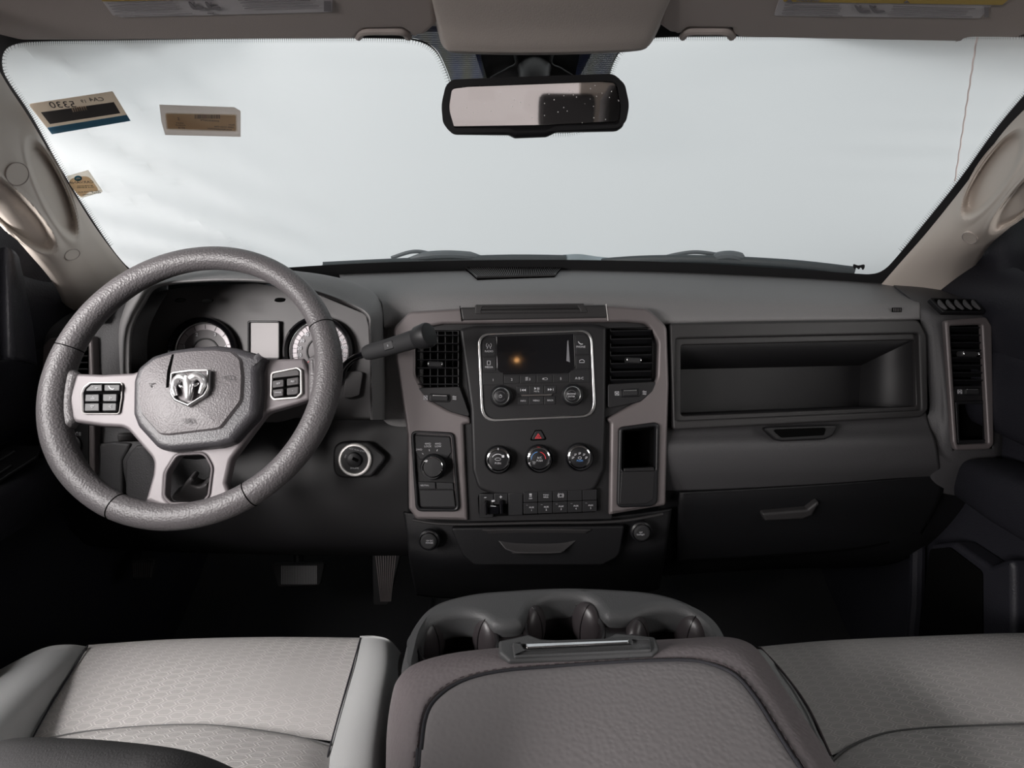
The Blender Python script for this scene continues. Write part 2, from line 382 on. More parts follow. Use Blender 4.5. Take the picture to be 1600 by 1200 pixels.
def base_of(o):
    p = Vector((0, 0, 0))
    while o is not None: p += o.location; o = o.parent
    return p
def thing(name, label, cat, loc, group=None, kind=None):
    o = bpy.data.objects.new(name, None); COL.objects.link(o); o.location = loc; o.empty_display_size = .03
    o['label'] = label; o['category'] = cat
    if group: o['group'] = group
    if kind: o['kind'] = kind
    return o
def mk(name, chunks, parent=None, label=None, solid=0, sharp=32, off=-1):
    if isinstance(chunks, dict): chunks = [chunks]
    b0 = base_of(parent)
    loc = Vector((0, 0, 0))
    if parent is None:
        allv = [p for c in chunks for p in c['v']]
        loc = Vector(((min(p.x for p in allv) + max(p.x for p in allv)) / 2, (min(p.y for p in allv) + max(p.y for p in allv)) / 2, min(p.z for p in allv)))
        b0 = loc
    me = bpy.data.meshes.new(name); V, Fc, mi, names = [], [], [], []
    opened = any(c.get('open') for c in chunks)
    for c in chunks:
        k = len(V); V += [p - b0 for p in c['v']]
        if c['m'] not in names: names.append(c['m'])
        s = names.index(c['m'])
        for q in c['f']: Fc.append(tuple(k + i for i in q)); mi.append(s)
    me.from_pydata(V, [], Fc)
    for n in names: me.materials.append(MATS[n])
    me.polygons.foreach_set('material_index', mi)
    me.validate()
    if not opened:
        bm = bmesh.new(); bm.from_mesh(me); bmesh.ops.recalc_face_normals(bm, faces=bm.faces); bm.to_mesh(me); bm.free()
    me.shade_smooth(); me.set_sharp_from_angle(angle=radians(sharp)); me.update()
    o = bpy.data.objects.new(name, me); COL.objects.link(o); o.location = loc; o.parent = parent
    if solid:
        s = o.modifiers.new('Solidify', 'SOLIDIFY'); s.thickness = solid; s.offset = off
    if any(c.get('wn') for c in chunks):
        s = o.modifiers.new('WeightedNormal', 'WEIGHTED_NORMAL'); s.mode = 'FACE_AREA'; s.weight = 90; s.keep_sharp = True
    if label: o['label'] = label
    return o
def inside(x, y, poly):
    c = False; j = len(poly) - 1
    for i in range(len(poly)):
        xi, yi = poly[i][:2]; xj, yj = poly[j][:2]
        if (yi > y) != (yj > y) and x < (xj - xi) * (y - yi) / (yj - yi) + xi: c = not c
        j = i
    return c
def cut(c, *polys):
    """open a surface where another unit is let into it"""
    f = []
    for q in c['f']:
        m_ = sum((c['v'][i] for i in q), Vector((0, 0, 0))) / len(q); x, y, _ = proj(m_)
        if not any(inside(x, y, p_) for p_ in polys): f.append(q)
    c['f'] = f; return c
def tag(o, label, cat, group=None):
    o['label'] = label; o['category'] = cat
    if group: o['group'] = group
    return o
def struct(name, chunks, parent=None, **k):
    o = mk(name, chunks, parent, **k)
    if parent is None: o['kind'] = 'structure'
    return o
#PART2
# ------------------------------------------------------------------ the cab shell
def glass_f(p, off=0): return p.y - (1.2 - (p.z - .873) * 1.116 - .45 * p.x * p.x + off)
def gd(px, py, off=0):
    r = ray(px, py); a, b = .2, 2.5
    for _ in range(40):
        m_ = (a + b) / 2
        if glass_f(CAM + r * m_, off) > 0: b = m_
        else: a = m_
    return a
def G(px, py, off=0): return CAM + ray(px, py) * gd(px, py, off)
def glass_grid(x1, z0, z1, off, m, fn=None):
    rows = []
    for i in range(9):
        z = z1 + (z0 - z1) * i / 8
        rows.append([Vector((x, 1.2 - (z - .873) * 1.116 - .45 * x * x + off, z)) for x in [-x1 + 2 * x1 * j / 12 for j in range(13)]])
    return surf(rows, m, 4, 4, fn)
struct('window_1', glass_grid(.76, .845, 1.26, .004, 'window_glass'))
MATS['window_glass']
# white fabric draped over the windshield from outside, creased along the driver side
def folds(p):
    k = max(0, min(1, (-p.x - .34) / .22)); q = p.copy()
    s = p.x * 1.0 + (p.z - 1) * .75
    q.y += k * (.006 * sin(s * 62) + .004 * sin(s * 117 + 1 + p.z * 20) + .003 * sin(s * 40 + p.z * 60))
    k2 = math.exp(-((p.x - .62) / .10) ** 2 - ((p.z - 1.10) / .05) ** 2); q.y += k2 * .0035 * sin(p.z * 190 + p.x * 14)
    return q
rows = []
for i in range(40):
    z = 1.30 + (.80 - 1.30) * i / 39
    rows.append([Vector((x, 1.2 - (z - .873) * 1.116 - .45 * x * x + .085, z)) for x in [-.95 + 1.9 * j / 100 for j in range(101)]])
cov = mk('windshield_cover', surf(rows, 'cover_fabric', 1, 2, folds))
tag(cov, 'white fabric cover draped over the outside of the windshield', 'cover')
# black painted glass border and dotted patches beside the mirror
def decal(outline, m, holes=(), off=-.004, th=.001):
    polys = [[Vector((p[0], p[1], 0)) for p in o] for o in [outline] + list(holes)]
    tri = tessellate_polygon(polys); P = [p for o in polys for p in o]
    top = [G(p.x, p.y, off) for p in P]; bot = [G(p.x, p.y, off + th) for p in P]; n = len(P)
    f = [tuple(t) for t in tri] + [tuple(n + i for i in reversed(t)) for t in tri]
    k = 0
    for o in polys:
        for i in range(len(o)): a, b = k + i, k + (i + 1) % len(o); f.append((a, b, n + b, n + a))
        k += len(o)
    return chunk(top + bot, f, m)
clear = sp2([(4, 105), (6, 82), (22, 70), (60, 65), (180, 63), (330, 61), (480, 60), (600, 60), (650, 64), (678, 78), (694, 105), (706, 140), (716, 185), (760, 205), (840, 207), (900, 205),
             (942, 180), (950, 130), (958, 100), (972, 78), (998, 63), (1050, 58), (1200, 57), (1400, 56), (1560, 56), (1600, 56), (1640, 62), (1650, 90), (1625, 120), (1560, 196), (1500, 279), (1440, 354),
             (1398, 405), (1380, 422), (1362, 428), (1330, 427), (1200, 418), (1080, 411), (960, 407), (850, 406), (720, 407), (600, 410), (480, 416), (350, 425), (270, 430), (215, 424), (190, 407), (150, 352), (96, 265), (50, 182), (14, 128)], 4)
def border(ol, wd, m, off=-.004, th=.0012):
    n = len(ol); cx, cy = 800, 250; v, f = [], []
    for i in range(n):
        x, y = ol[i]; tx, ty = ol[(i + 1) % n][0] - ol[i - 1][0], ol[(i + 1) % n][1] - ol[i - 1][1]; L_ = math.hypot(tx, ty) or 1; nx, ny = ty / L_, -tx / L_
        if nx * (x - cx) + ny * (y - cy) < 0: nx, ny = -nx, -ny
        if 660 < x < 1000 and y < 210: nx, ny = 0, -1
        ww = 3 if 636 < x < 1004 and y < 215 else wd
        for q_ in (0, .5, 1):
            v.append(G(x + nx * ww * q_, max(y + ny * ww * q_, 8), off)); v.append(G(x + nx * ww * q_, max(y + ny * ww * q_, 8), off + th))
    for i in range(n):
        A, B = 6 * i, 6 * ((i + 1) % n)
        f += [(A, A + 2, B + 2, B), (A + 2, A + 4, B + 4, B + 2), (A + 1, B + 1, B + 3, A + 3), (A + 3, B + 3, B + 5, A + 5), (A, B, B + 1, A + 1), (A + 4, A + 5, B + 5, B + 4)]
    return chunk(v, f, m)
fb = struct('trim_1', border(clear, 46, 'frit_black'))
pl_ = sp2([(625, 56), (652, 61), (680, 76), (696, 104), (708, 140), (718, 185), (775, 190), (765, 140), (752, 90), (740, 40), (640, 30)], 5)
pr_ = sp2([(1015, 57), (985, 64), (966, 82), (956, 104), (949, 135), (942, 178), (890, 185), (895, 140), (905, 90), (920, 40), (1020, 30)], 5)
for pp in (pl_, pr_): mk('dotted_band', decal(pp, 'frit_dots', off=-.0075), fb)
# fine dotted rim of the border
rim = []
for i in range(0, len(clear)):
    a = clear[i]; b = clear[(i + 1) % len(clear)]; L_ = math.hypot(b[0] - a[0], b[1] - a[1]); k = max(1, int(L_ / 3.2))
    if a[1] > 395: continue
    for j in range(k):
        x, y = a[0] + (b[0] - a[0]) * j / k, a[1] + (b[1] - a[1]) * j / k
        nx, ny = -(b[1] - a[1]) / L_, (b[0] - a[0]) / L_
        for q, s in ((1.0, 1.1), (3.6, .8), (6.0, .5)):
            c = [G(x + nx * q + s * cos(t), y + ny * q + s * sin(t), -.004) for t in (0, 1.57, 3.14, 4.71)]; rim.append(c)
o_ = mk('dot_fringe', [chunk([p for c in rim for p in c], [tuple(4 * i + k for k in range(4)) for i in range(len(rim))], 'frit_black')], fb); o_['kind'] = 'stuff'
# a thin joint line on the cover at the passenger side
zz = [G(1527 - 35 * t + .5 * sin(t * 60), 55 + 228 * t, .078) for t in [i / 50 for i in range(51)]]
sm = mk('joint_line', tube(zz, .0010, 'rear_white', 6)); tag(sm, 'thin white joint line running down the windshield cover on the passenger side', 'joint_line')

# roof
struct('ceiling', surf([[Vector((x, y - (.42 * x * x if y > .7 else 0), 1.238 - .05 * (abs(x) / .8) ** 3)) for x in (-.8, -.4, 0, .4, .8)] for y in (.80, .5, 0, -.6, -1.2, -1.6)], 'headliner'), solid=.02, off=1)
# roof header strip above the windshield
struct('trim_2', surf([[W(x, y, d) for x, d in ((-220, d0 - .09), (200, d0 - .02), (800, d0), (1400, d0 - .02), (1820, d0 - .09))] for y, d0 in ((50, .735), (40, .71), (10, .66), (-60, .60))], 'headliner'), solid=.006)
# floor, firewall, tunnel, sides
struct('floor', surf([[Vector((x, y, z)) for x in (-.82, -.4, -.15, 0, .15, .4, .82)] for y, z in ((1.46, .50), (1.30, .24), (1.10, .08), (.9, .03), (.4, .02), (-.3, .02), (-1.6, .02))], 'carpet'), solid=.02)
struct('wall_front', [box((-.84, 1.44, .0), (.84, 1.47, .84), 'gap_black', 0)])
mk('transmission_hump', surf([[Vector((x, y, z * s)) for x, z in ((-.22, .02), (-.15, .14), (0, .18), (.15, .14), (.22, .02))] for y, s in ((1.4, 2.4), (1.2, 1.5), (.9, 1.1), (.3, 1))], 'carpet')); bpy.data.objects['transmission_hump']['kind'] = 'structure'
for s, nm in ((-1, 'wall_left'), (1, 'wall_right')):
    struct(nm, [box((min(s * .80, s * .84), -1.6, .0), (max(s * .80, s * .84), -.18, .92), 'door_black', .004),
                box((min(s * .76, s * .82), -.30, .90), (max(s * .76, s * .82), -.16, 1.235), 'pillar_beige', .01),
                box((min(s * .76, s * .82), -1.6, .90), (max(s * .76, s * .82), -1.42, 1.235), 'pillar_beige', .01)])
struct('wall_back', [box((-.84, -1.64, .0), (.84, -1.6, .95), 'door_black', .004), box((-.84, -1.64, .93), (-.50, -1.60, 1.24), 'pillar_beige', .004), box((.50, -1.64, .93), (.84, -1.60, 1.24), 'pillar_beige', .004),
                     box((-.84, -1.64, 1.19), (.84, -1.60, 1.26), 'headliner', .004)])
struct('added_mirror_backdrop', box((-2.5, -3.6, 0), (2.5, -3.5, 3), 'rear_white', 0))  # added backdrop behind the truck, gives the mirror its pinkish reflection
struct('window_2', box((-.50, -1.625, .95), (.50, -1.62, 1.19), 'window_glass', 0))
struct('window_3', box((-.797, -.16, .92), (-.793, .62, 1.22), 'window_glass', 0))
struct('window_4', box((.793, -.16, .92), (.797, .62, 1.22), 'window_glass', 0))

# A pillars with moulded hand grips
def lens(px, py, a, b, hw, e=2.0):
    ax, ay = b[0] - a[0], b[1] - a[1]; L_ = math.hypot(ax, ay); ux, uy = ax / L_, ay / L_
    cx, cy = (a[0] + b[0]) / 2, (a[1] + b[1]) / 2; dx, dy = px - cx, py - cy
    s = (dx * ux + dy * uy) / (L_ / 2); t = (-dx * uy + dy * ux) / hw
    r = (abs(s) ** e + abs(t) ** e) ** (1 / e); return r
def sst(e0, e1, x): t = max(0, min(1, (x - e0) / (e1 - e0))); return t * t * (3 - 2 * t)
def pillar(name, rowsdef, lenses, ridges):
    rows = []
    for L_ in rowsdef:
        (gx, gy), (ox, oy), dd = L_; r = []
        g0 = min(gd(gx, gy), 1.15) - .012
        for t, bul in ((0, 0), (.12, -.012), (.4, -.03), (.7, -.035), (.92, -.012), (1, .012)):
            r.append(W(gx + (ox - gx) * t, gy + (oy - gy) * t, g0 + (dd) * t + bul))
        rows.append(r)
    def fn(p):
        px, py, d = proj(p); q = 0
        for a, b, hw, dep in lenses:
            r = lens(px, py, a, b, hw); q += dep * (1 - sst(.78, 1.02, r)) + .0035 * (sst(1.0, 1.06, r) - sst(1.06, 1.3, r)) * -1
        for a, b, hw, dep in ridges:
            r = lens(px, py, a, b, hw); q -= dep * (1 - sst(.0, 1.0, r))
        return W(px, py, d + q)
    return struct(name, surf(rows, 'pillar_beige', 26, 26, fn), solid=.004)
pL = pillar('trim_3', [((-70, -20), (-330, 60), -.10), ((3, 118), (-120, 240), -.08), ((46, 185), (-25, 318), -.06), ((96, 270), (38, 388), -.05), ((148, 354), (86, 447), -.03), ((196, 416), (104, 496), .0), ((250, 470), (118, 560), .02)],
            [((46, 218), (116, 372), 21, .022), ((-50, 262), (84, 392), 27, .022)], [((10, 200), (100, 410), 34, .010)])
pR = pillar('trim_4', [((1700, 10), (1900, 60), -.10), ((1632, 134), (1730, 240), -.08), ((1566, 208), (1638, 300), -.06), ((1512, 283), (1584, 350), -.05), ((1450, 361), (1540, 392), -.03), ((1400, 418), (1522, 440), .0), ((1362, 462), (1516, 520), .02)],
            [((1508, 338), (1598, 205), 24, .022), ((1550, 362), (1670, 235), 20, .022)], [((1528, 380), (1640, 200), 30, .010)])
def cap_on(par, px, py, rx, ry, ang=0):
    # disc following the pillar surface: ray-cast on its evaluated control surface
    me = par.data; b0 = par.location
    best = min((b0 + v.co for v in me.vertices), key=lambda p: (proj(p)[0] - px) ** 2 + (proj(p)[1] - py) ** 2)
    vi = min(me.vertices, key=lambda v: (b0 + v.co - best).length); n_ = Vector(vi.normal)
    if n_.dot(CAM - best) < 0: n_ = -n_
    U_ = AX - n_ * AX.dot(n_); U_.normalize(); pl = Plane(best + n_ * .001, U_, n_.cross(U_), n_)
    ca, sa = cos(radians(ang)), sin(radians(ang))
    ol = [(px + x * ca - y * sa, py + x * sa + y * ca) for x, y in circ(0, 0, rx, ry)]
    mk('screw_cap', [panel(pl, ol, 0, .006, .0012, m='pillar_beige'), tube([pl.at(x, y, 0) for x, y in ol], .0006, 'visor_cloth', 5, closed=True)], par)
cap_on(pL, 27, 272, 18, 18); cap_on(pL, 113, 398, 12, 8, -20)
cap_on(pR, 1515, 372, 12, 8, 20)

# doors (inner panels)
def door(s, nm, lab):
    X = .755
    def g(y, z): return Vector((s * (X + (-.03 if z > .80 else 0)), y, z))
    sec = []
    main = surf([[Vector((s * x, y, z)) for y in (1.28, 1.0, .7, .4, .0, -.18)] for x, z in ((.775, .93), (.750, .905), (.735, .86), (.745, .78), (.775, .70), (.785, .55), (.78, .42), (.785, .2), (.79, .03))], 'door_black')
    d = struct(nm, main, solid=.01)
    return d
dL = door(-1, 'door_1', ''); dR = door(1, 'door_2', '')
# mirror sail panels and window channel at the front of each door glass
mk('window_frame', surf([[onx(x, y, -.735) if x < -30 else W(x, y, d) for x, y, d in r] for r in (
    [(-260, 240, .60), (-60, 270, .72), (20, 308, .82), (70, 372, .86), (106, 435, .91), (122, 495, .94)],
    [(-260, 420, .60), (-60, 430, .70), (0, 440, .80), (45, 470, .84), (85, 510, .88), (104, 550, .92)],
    [(-260, 600, .60), (-60, 600, .70), (0, 580, .80), (40, 590, .84), (75, 600, .88), (100, 610, .92)])], 'door_black'), dL, solid=.006)
mk('sail_panel', surf([[W(x, y, d) for x, y, d in r] for r in ([(-10, 392, .76), (8, 386, .755), (22, 392, .765), (30, 402, .80)], [(-12, 480, .76), (12, 470, .75), (34, 476, .77), (50, 500, .80)], [(-12, 560, .76), (14, 562, .75), (40, 566, .77), (58, 570, .80)])], 'door_black'), dL, solid=.004)
mk('window_frame', surf([[W(x, y, d) for x, y, d in r] for r in (
    [(1860, 240, .60), (1660, 270, .72), (1585, 300, .82), (1530, 352, .86), (1508, 410, .91), (1500, 470, .94)],
    [(1860, 420, .60), (1660, 430, .70), (1600, 440, .80), (1565, 470, .84), (1545, 500, .88), (1534, 520, .92)],
    [(1860, 600, .60), (1660, 600, .70), (1600, 590, .80), (1570, 590, .84), (1555, 600, .88), (1548, 610, .92)])], 'door_black'), dR, solid=.006)
def pad(pts_top, z, x0, x1, m, r=.02):
    pass
def rings_xz(defs, n=24, e=4):
    out = []
    for (x, y, z, hx, hz) in defs:
        ring = []
        for k in range(n):
            a = 2 * pi * k / n; c, s_ = cos(a), sin(a)
            ring.append(Vector((x + hx * math.copysign(abs(c) ** (2 / e), c), y, z + hz * math.copysign(abs(s_) ** (2 / e), s_))))
        out.append(ring)
    return out
for s, dd in ((-1, dL), (1, dR)):
    arm = [(s * .755, .80, .590, .004, .004), (s * .748, .79, .592, .030, .026), (s * .738, .76, .597, .046, .036), (s * .728, .68, .606, .050, .040), (s * .712, .50, .625, .052, .042), (s * .712, .20, .64, .052, .042), (s * .715, -.15, .64, .05, .04)]
    mk('armrest', loft(rings_xz(arm), 'door_black'), dd)
    # upper pad roll
    mk('door_pad', surf([[Vector((s * (x + .024), y, z)) for y in (1.0, .9, .7, .4, 0, -.16)] for x, z in ((.752, .800), (.722, .792), (.716, .765), (.716, .70), (.728, .668), (.756, .66))], 'door_black'), dd, solid=.004)
# window switches on the driver armrest
pa = Plane(Vector((-.715, .66, .651)), Vector((1, 0, 0)), Vector((0, 1, .09)).normalized(), Vector((0, -.09, 1)).normalized())
sw = mk('switch_plate', panel(pa, fil([(-.036, -.20), (.030, -.20), (.030, .055), (.012, .085), (-.036, .085)], .008), .003, .004, .0012, m='black_plastic', uv=True), dL)
for k, (u, v) in enumerate([(-.018, .05), (-.018, .012), (.010, .012), (-.018, -.03), (.010, -.03), (-.018, -.07), (.010, -.07)]):
    mk('window_switch', panel(pa, fil([(u - .011, v - .014), (u + .011, v - .014), (u + .011, v + .014), (u - .011, v + .014)], .004), .007, .005, .0018, m='button_black', uv=True), sw)
# passenger door lower pocket with speaker grille
pg = Plane(Vector((.742, .75, .30)), Vector((0, -1, 0)), Vector((0, 0, 1)), Vector((-1, 0, 0)))
def spx(pts): return [(pg.uv(x, y, 0)) for x, y in pts]
mk('door_pocket', [panel(pg, fil(spx([(1452, 850), (1490, 846), (1546, 884), (1584, 868), (1586, 1040), (1640, 1100), (1400, 1100), (1440, 1000)]), .012), 0, .04, .008, m='door_black', uv=True)], dR)
mk('speaker_grille', [panel(pg, fil(spx([(1456, 858), (1487, 855), (1537, 893), (1538, 1040), (1435, 1040), (1448, 920)]), .01), .004, .004, .001, m='gap_black', uv=True)], dR)
mk('door_seal', tube([Vector((.748, .98, .86)), Vector((.752, .95, .7)), Vector((.755, .90, .5)), Vector((.755, .84, .3)), Vector((.755, .8, .1))], .012, 'door_black', 10), dR)

# ------------------------------------------------------------------ outside: cowl, hood edge, wipers
struct('trim_5', [surf([[Vector((x, 1.215 + dy - .45 * x * x, z)) for x in (-.72, -.4, 0, .4, .72)] for dy, z in ((.16, .868), (.06, .862), (.0, .850), (-.03, .835))], 'hood_paint')], solid=.004)
mk('cowl_hump', [surf([[G(x, y, o) for x, y in r] for o, r in ((.03, ((880, 398), (905, 397), (935, 401), (975, 405), (1015, 411))), (.012, ((878, 408), (905, 408), (935, 410), (975, 413), (1015, 417))), (.008, ((876, 420), (905, 420), (935, 420), (975, 422), (1015, 424))))], 'hood_paint')], bpy.data.objects['trim_5'], solid=.003)
def wpt(px, py, off=.028): return G(px, py, off)
def wiper(nm, lab, arm, blade, shell, tip, clip):
    t = thing(nm, lab, 'windshield wiper', wpt(*arm[0], .03), None)
    mk('wiper_arm', tube(spline([wpt(*p, .052) for p in arm], 5), .0040, 'wiper_grey', 8), t)
    mk('wiper_blade', [tube(spline([wpt(*p, .018) for p in blade], 4), .0075, 'wiper_black', 10, flat=1.2), tube(spline([wpt(p[0], p[1] + 6, .010) for p in blade], 4), .0032, 'wiper_black', 6)], t)
    mk('blade_spoiler', tube(spline([wpt(p[0], p[1], .026) for p in shell], 4), [.001 + .0085 * min(1, 4 * min(i, len(shell) * 4 - 4 - i) / (len(shell) * 4 - 4)) for i in range(len(shell) * 4 - 3)], 'wiper_grey', 10), t)
    mk('end_cap', ball(wpt(*tip, .02), .012, .007, .007, 'wiper_grey'), t)
    return t
wiper('wiper', 'driver side windshield wiper lying at the base of the glass behind the steering wheel', [(612, 403), (640, 394), (662, 394), (690, 402)], [(505, 416), (600, 411), (700, 407), (800, 404), (884, 405)], [(632, 406), (665, 400), (700, 398), (735, 400), (760, 404)], (512, 416), None)
wiper('wiper', 'passenger side windshield wiper lying at the base of the glass right of the centre', [(1030, 404), (1060, 397), (1090, 394), (1128, 399)], [(940, 410), (1000, 406), (1080, 405), (1160, 408), (1250, 414), (1335, 424)], [(1110, 406), (1122, 401), (1140, 399), (1156, 402), (1164, 408)], (944, 411), None)

# stickers on the glass, read from outside
def sticker(px, py, yaw, tilt=0): return face(px, py, gd(px, py, -.010), tilt, yaw)
SLOPE = 18 - math.degrees(math.atan(1.116))  # glass leans away from the viewer
def glassplane(px, py):
    P = G(px, py, -.006); n = Vector((-.9 * P.x, -1, -1.116)).normalized()
    U = Vector((1, -.9 * P.x, 0)).normalized(); U = (U - n * U.dot(n)).normalized(); V = n.cross(U)
    if V.z < 0: V = -V
    pl = Plane(P, U, V, n); return pl
p = glassplane(125, 175)
s1 = thing('windshield_sticker', 'tan and blue auction number sticker with a barcode, upper left corner of the windshield', 'sticker', p.O)
mk('backing', [panel(p, fil([(44, 163), (176, 143), (204, 189), (81, 210)], 3), .001, .0008, .0002, m='sticker_tan'), panel(p, [(74, 200), (198, 180), (204, 189), (81, 210)], .0018, .0008, .0002, m='sticker_blue')], s1)
mk('barcode', [panel(p, [(64, 176), (178, 160), (188, 177), (78, 194)], .0024, .0008, .0001, m='sticker_ink')] + [panel(p, [(111 + 3.4 * i, 168 - .5 * i), (113 + 3.4 * i, 167.6 - .5 * i), (116 + 3.4 * i, 175 - .5 * i), (114 + 3.4 * i, 175.4 - .5 * i)], .0034, .0006, .0001, m='sticker_tan') for i in range(7)], s1)
mk('number_print', [txt('5330', p, 98, 164, 10.5, .003, 'sticker_ink', 8, True, 1.15), txt('19', p, 131, 158.5, 5.5, .003, 'sticker_ink', 8, True), txt('CA4', p, 151, 155.5, 6.2, .003, 'sticker_ink', 8, True, 1.2)], s1)
p = glassplane(313, 189)
s2 = thing('windshield_sticker', 'torn beige barcode sticker on the windshield above the steering wheel', 'sticker', p.O)
mk('backing', [panel(p, [(249, 164), (366, 168), (376, 174), (376, 214), (258, 211), (252, 190)], .001, .0008, .0002, m='sticker_grey'), panel(p, fil([(257, 177), (370, 179), (371, 206), (260, 203)], 3), .0018, .0008, .0002, m='sticker_cream'), panel(p, fil([(259, 178), (368, 180.5), (369, 204.5), (262, 201)], 2), .0026, .0008, .0002, m='sticker_tan_light')], s2)
random.seed(2)
bars = []; x = 304
while x < 344: wd = random.choice((.6, .9, 1.4)); bars.append(panel(p, [(x, 179.5), (x + wd, 179.6), (x + wd, 185.6), (x, 185.5)], .0036, .0006, .0001, m='label_ink')); x += wd + random.choice((.7, 1.0))
mk('barcode', bars, s2)
mk('printed_text', [txt('2005003074', p, 328, 188.5, 2.8, .0036, 'label_ink', -1, True, 1.3), txt('S', p, 279, 186, 5, .0036, 'label_ink', 0, True), txt('GRAY', p, 281, 192.5, 2.2, .0036, 'label_ink', 0, True, 1.3), txt('PICKUP', p, 282, 196, 2.2, .0036, 'label_ink', 0, True, 1.3),
             txt('2018', p, 284, 200, 2.6, .0036, 'label_ink', 0, True, 1.3), txt('Ram', p, 362, 195, 2.4, .0036, 'label_ink', -1, True, 1.4), txt('2500 Crew Cab', p, 350, 198.5, 2.3, .0036, 'label_ink', -1, True, 1.3), txt('3C6UR5HJ5JG333091', p, 343, 202, 2.3, .0036, 'label_ink', -1, True, 1.2)], s2)
p = glassplane(132, 288)
s3 = thing('windshield_sticker', 'small cream service sticker with a round blue logo beside the left pillar', 'sticker', p.O)
mk('backing', [panel(p, fil([(104, 276), (138, 266), (161, 300), (126, 310)], 2), .001, .0008, .0002, m='sticker_cream'), panel(p, sp2([(108, 284), (120, 277), (138, 277), (148, 288), (153, 298), (140, 300), (128, 307), (118, 300)], 4), .0018, .0006, .0001, m='sticker_tan_light')], s3)
mk('logo', [panel(p, circ(122, 279, 6, 4), .003, .0008, .0002, m='sticker_logo_blue'), panel(p, fil([(118, 279.5), (120, 277.5), (124, 277.5), (126.5, 280), (119, 281)], 1), .0042, .0006, .0001, m='sticker_cream')], s3)
mk('printed_text', [txt('CARVANA', p, 127, 285, 4.2, .003, 'label_ink', 5, True, 1.15), txt('SE HABLAMOS', p, 133, 290.5, 1.7, .003, 'sticker_ink', 4, True, 1.3), txt('YOUR BUSINESS', p, 134, 293, 1.7, .003, 'sticker_ink', 4, True, 1.3), txt('NEXT SERVICE DUE', p, 140, 299.5, 2, .003, 'label_ink', 6, True, 1.2), txt('MILEAGE', p, 137, 304, 2, .003, 'label_ink', 6, True, 1.2), txt('43727', p, 151, 301.5, 2.8, .003, 'sticker_ink', 6, True, 1.2)], s3)
p = glassplane(1342, 416)
s4 = thing('glass_emblem', 'tiny black ram head emblem in the lower passenger corner of the windshield', 'emblem', p.O)
mk('emblem_print', [panel(p, sp2([(1334, 413), (1341, 415), (1350, 413.5), (1351, 418), (1348, 422), (1345, 418), (1342, 421), (1338, 418.5), (1336, 421), (1333, 417)], 3), .001, .0006, .0001, m='frit_black')], s4)

# ------------------------------------------------------------------ overhead: console, visors, mirror
oc = thing('overhead_console', 'beige overhead console housing above the rear view mirror', 'overhead console', W(860, 20, .6))
rows = []
for y, d0, x0, x1, lift in ((84, .66, 712, 996, .02), (82, .60, 700, 1008, 0), (74, .585, 694, 1016, 0), (40, .56, 685, 1032, 0), (0, .53, 674, 1050, 0), (-60, .49, 655, 1075, 0), (-160, .42, 630, 1110, 0)):
    rows.append([W(x0 - 6, y - 10, d0 + .06), W(x0, y - 3, d0 + .018), W(x0 + 14, y, d0 + .003), W((x0 * 2 + x1) / 3, y + 2, d0 - .004), W((x0 + x1 * 2) / 3, y + 1, d0 - .004), W(x1 - 14, y - 3, d0 + .003), W(x1, y - 7, d0 + .018), W(x1 + 6, y - 14, d0 + .06)])
mk('housing', surf(rows, 'headliner', 6, 6), oc, solid=.003)
def visor(lab, outline, lx, clipx, clip_y, lwarn):
    pv = Plane(W(350 if lx < 800 else 1350, 62, .62), AX, Vector((0, -cos(radians(14)), sin(radians(14)))), Vector((0, -sin(radians(14)), -cos(radians(14)))))
    t = thing('sun_visor', lab, 'sun visor', pv.O)
    mk('visor_panel', panel(pv, outline, 0, .016, .0070, m='visor_cloth', br=4), t)
    lb = mk('warning_label', [panel(pv, lx_, .0012, .0014, .0003, m=mm_) for lx_, mm_ in ((lwarn['out'], 'label_white'),)] + [panel(pv, lwarn['yel'], .0024, .001, .0002, m='label_yellow')], t)
    ch = [txt('WARNING', pv, *lwarn['t'], 3.6, .0034, 'label_ink', lwarn['a'], False, 1.3, .15)]
    ch.append(panel(pv, lwarn['tri'], .0034, .0006, .0001, m='label_ink'))
    for (a, b, c, d) in lwarn['lines']: ch.append(strip(pv, [(a, b), (c, d)], .9, .0030, 'label_ink', .0003))
    for pts in lwarn['pics']: ch.append(panel(pv, pts, .0030, .0006, .0001, m='label_ink'))
    mk('printed_text', ch, lb)
    return t, pv
def lines(x0, x1, y0, n, sl, step=4.3, jit=8, sh=3.4):
    random.seed(int(x0)); return [(x0 + sh * i, y0 + step * i, x1 + (sh * .2) * i - random.random() * jit * 2, y0 + step * i + sl * (x1 - x0)) for i in range(n)]
def seatpic(x, y): return [sp2([(x, y), (x + 5, y + 1), (x + 11, y + 7), (x + 22, y + 7), (x + 24, y + 10), (x + 8, y + 11)], 3), circ(x + 9, y + 2.2, 2, n=12)]
oL = [(-140, -60)] + fil([(-140, 66), (183, 66, 4), (192, 65.5, 6), (555, 63.5, 6), (560, 59.5, 4), (571, 48, 6), (628, 46.5, 6), (640, 54, 5), (642, 58.5, 4), (664, 57, 14), (684, 40, 14), (676, -60)], 0)
pvL = visor('driver side fabric sun visor with a warning label, folded against the roof', oL, 350, 600, 50,
     {'out': fil([(150, -12), (520, -12), (519, 19), (192, 27.5), (176, 24)], 3), 'yel': [(150, -12), (345, -12), (349, -1), (160, 2.5)], 't': (207, -3.0), 'a': 1, 'tri': [(162, 0), (171, 0), (166, -5)],
      'lines': lines(168, 282, 6, 4, -.03) + lines(372, 500, 1, 4, -.03) + [(180, 24, 300, 21.5)], 'pics': seatpic(294, 4) + seatpic(320, 4) + [rr(506, 2, 517, 18, 1), rr(324, 20, 334, 22, 1)]})
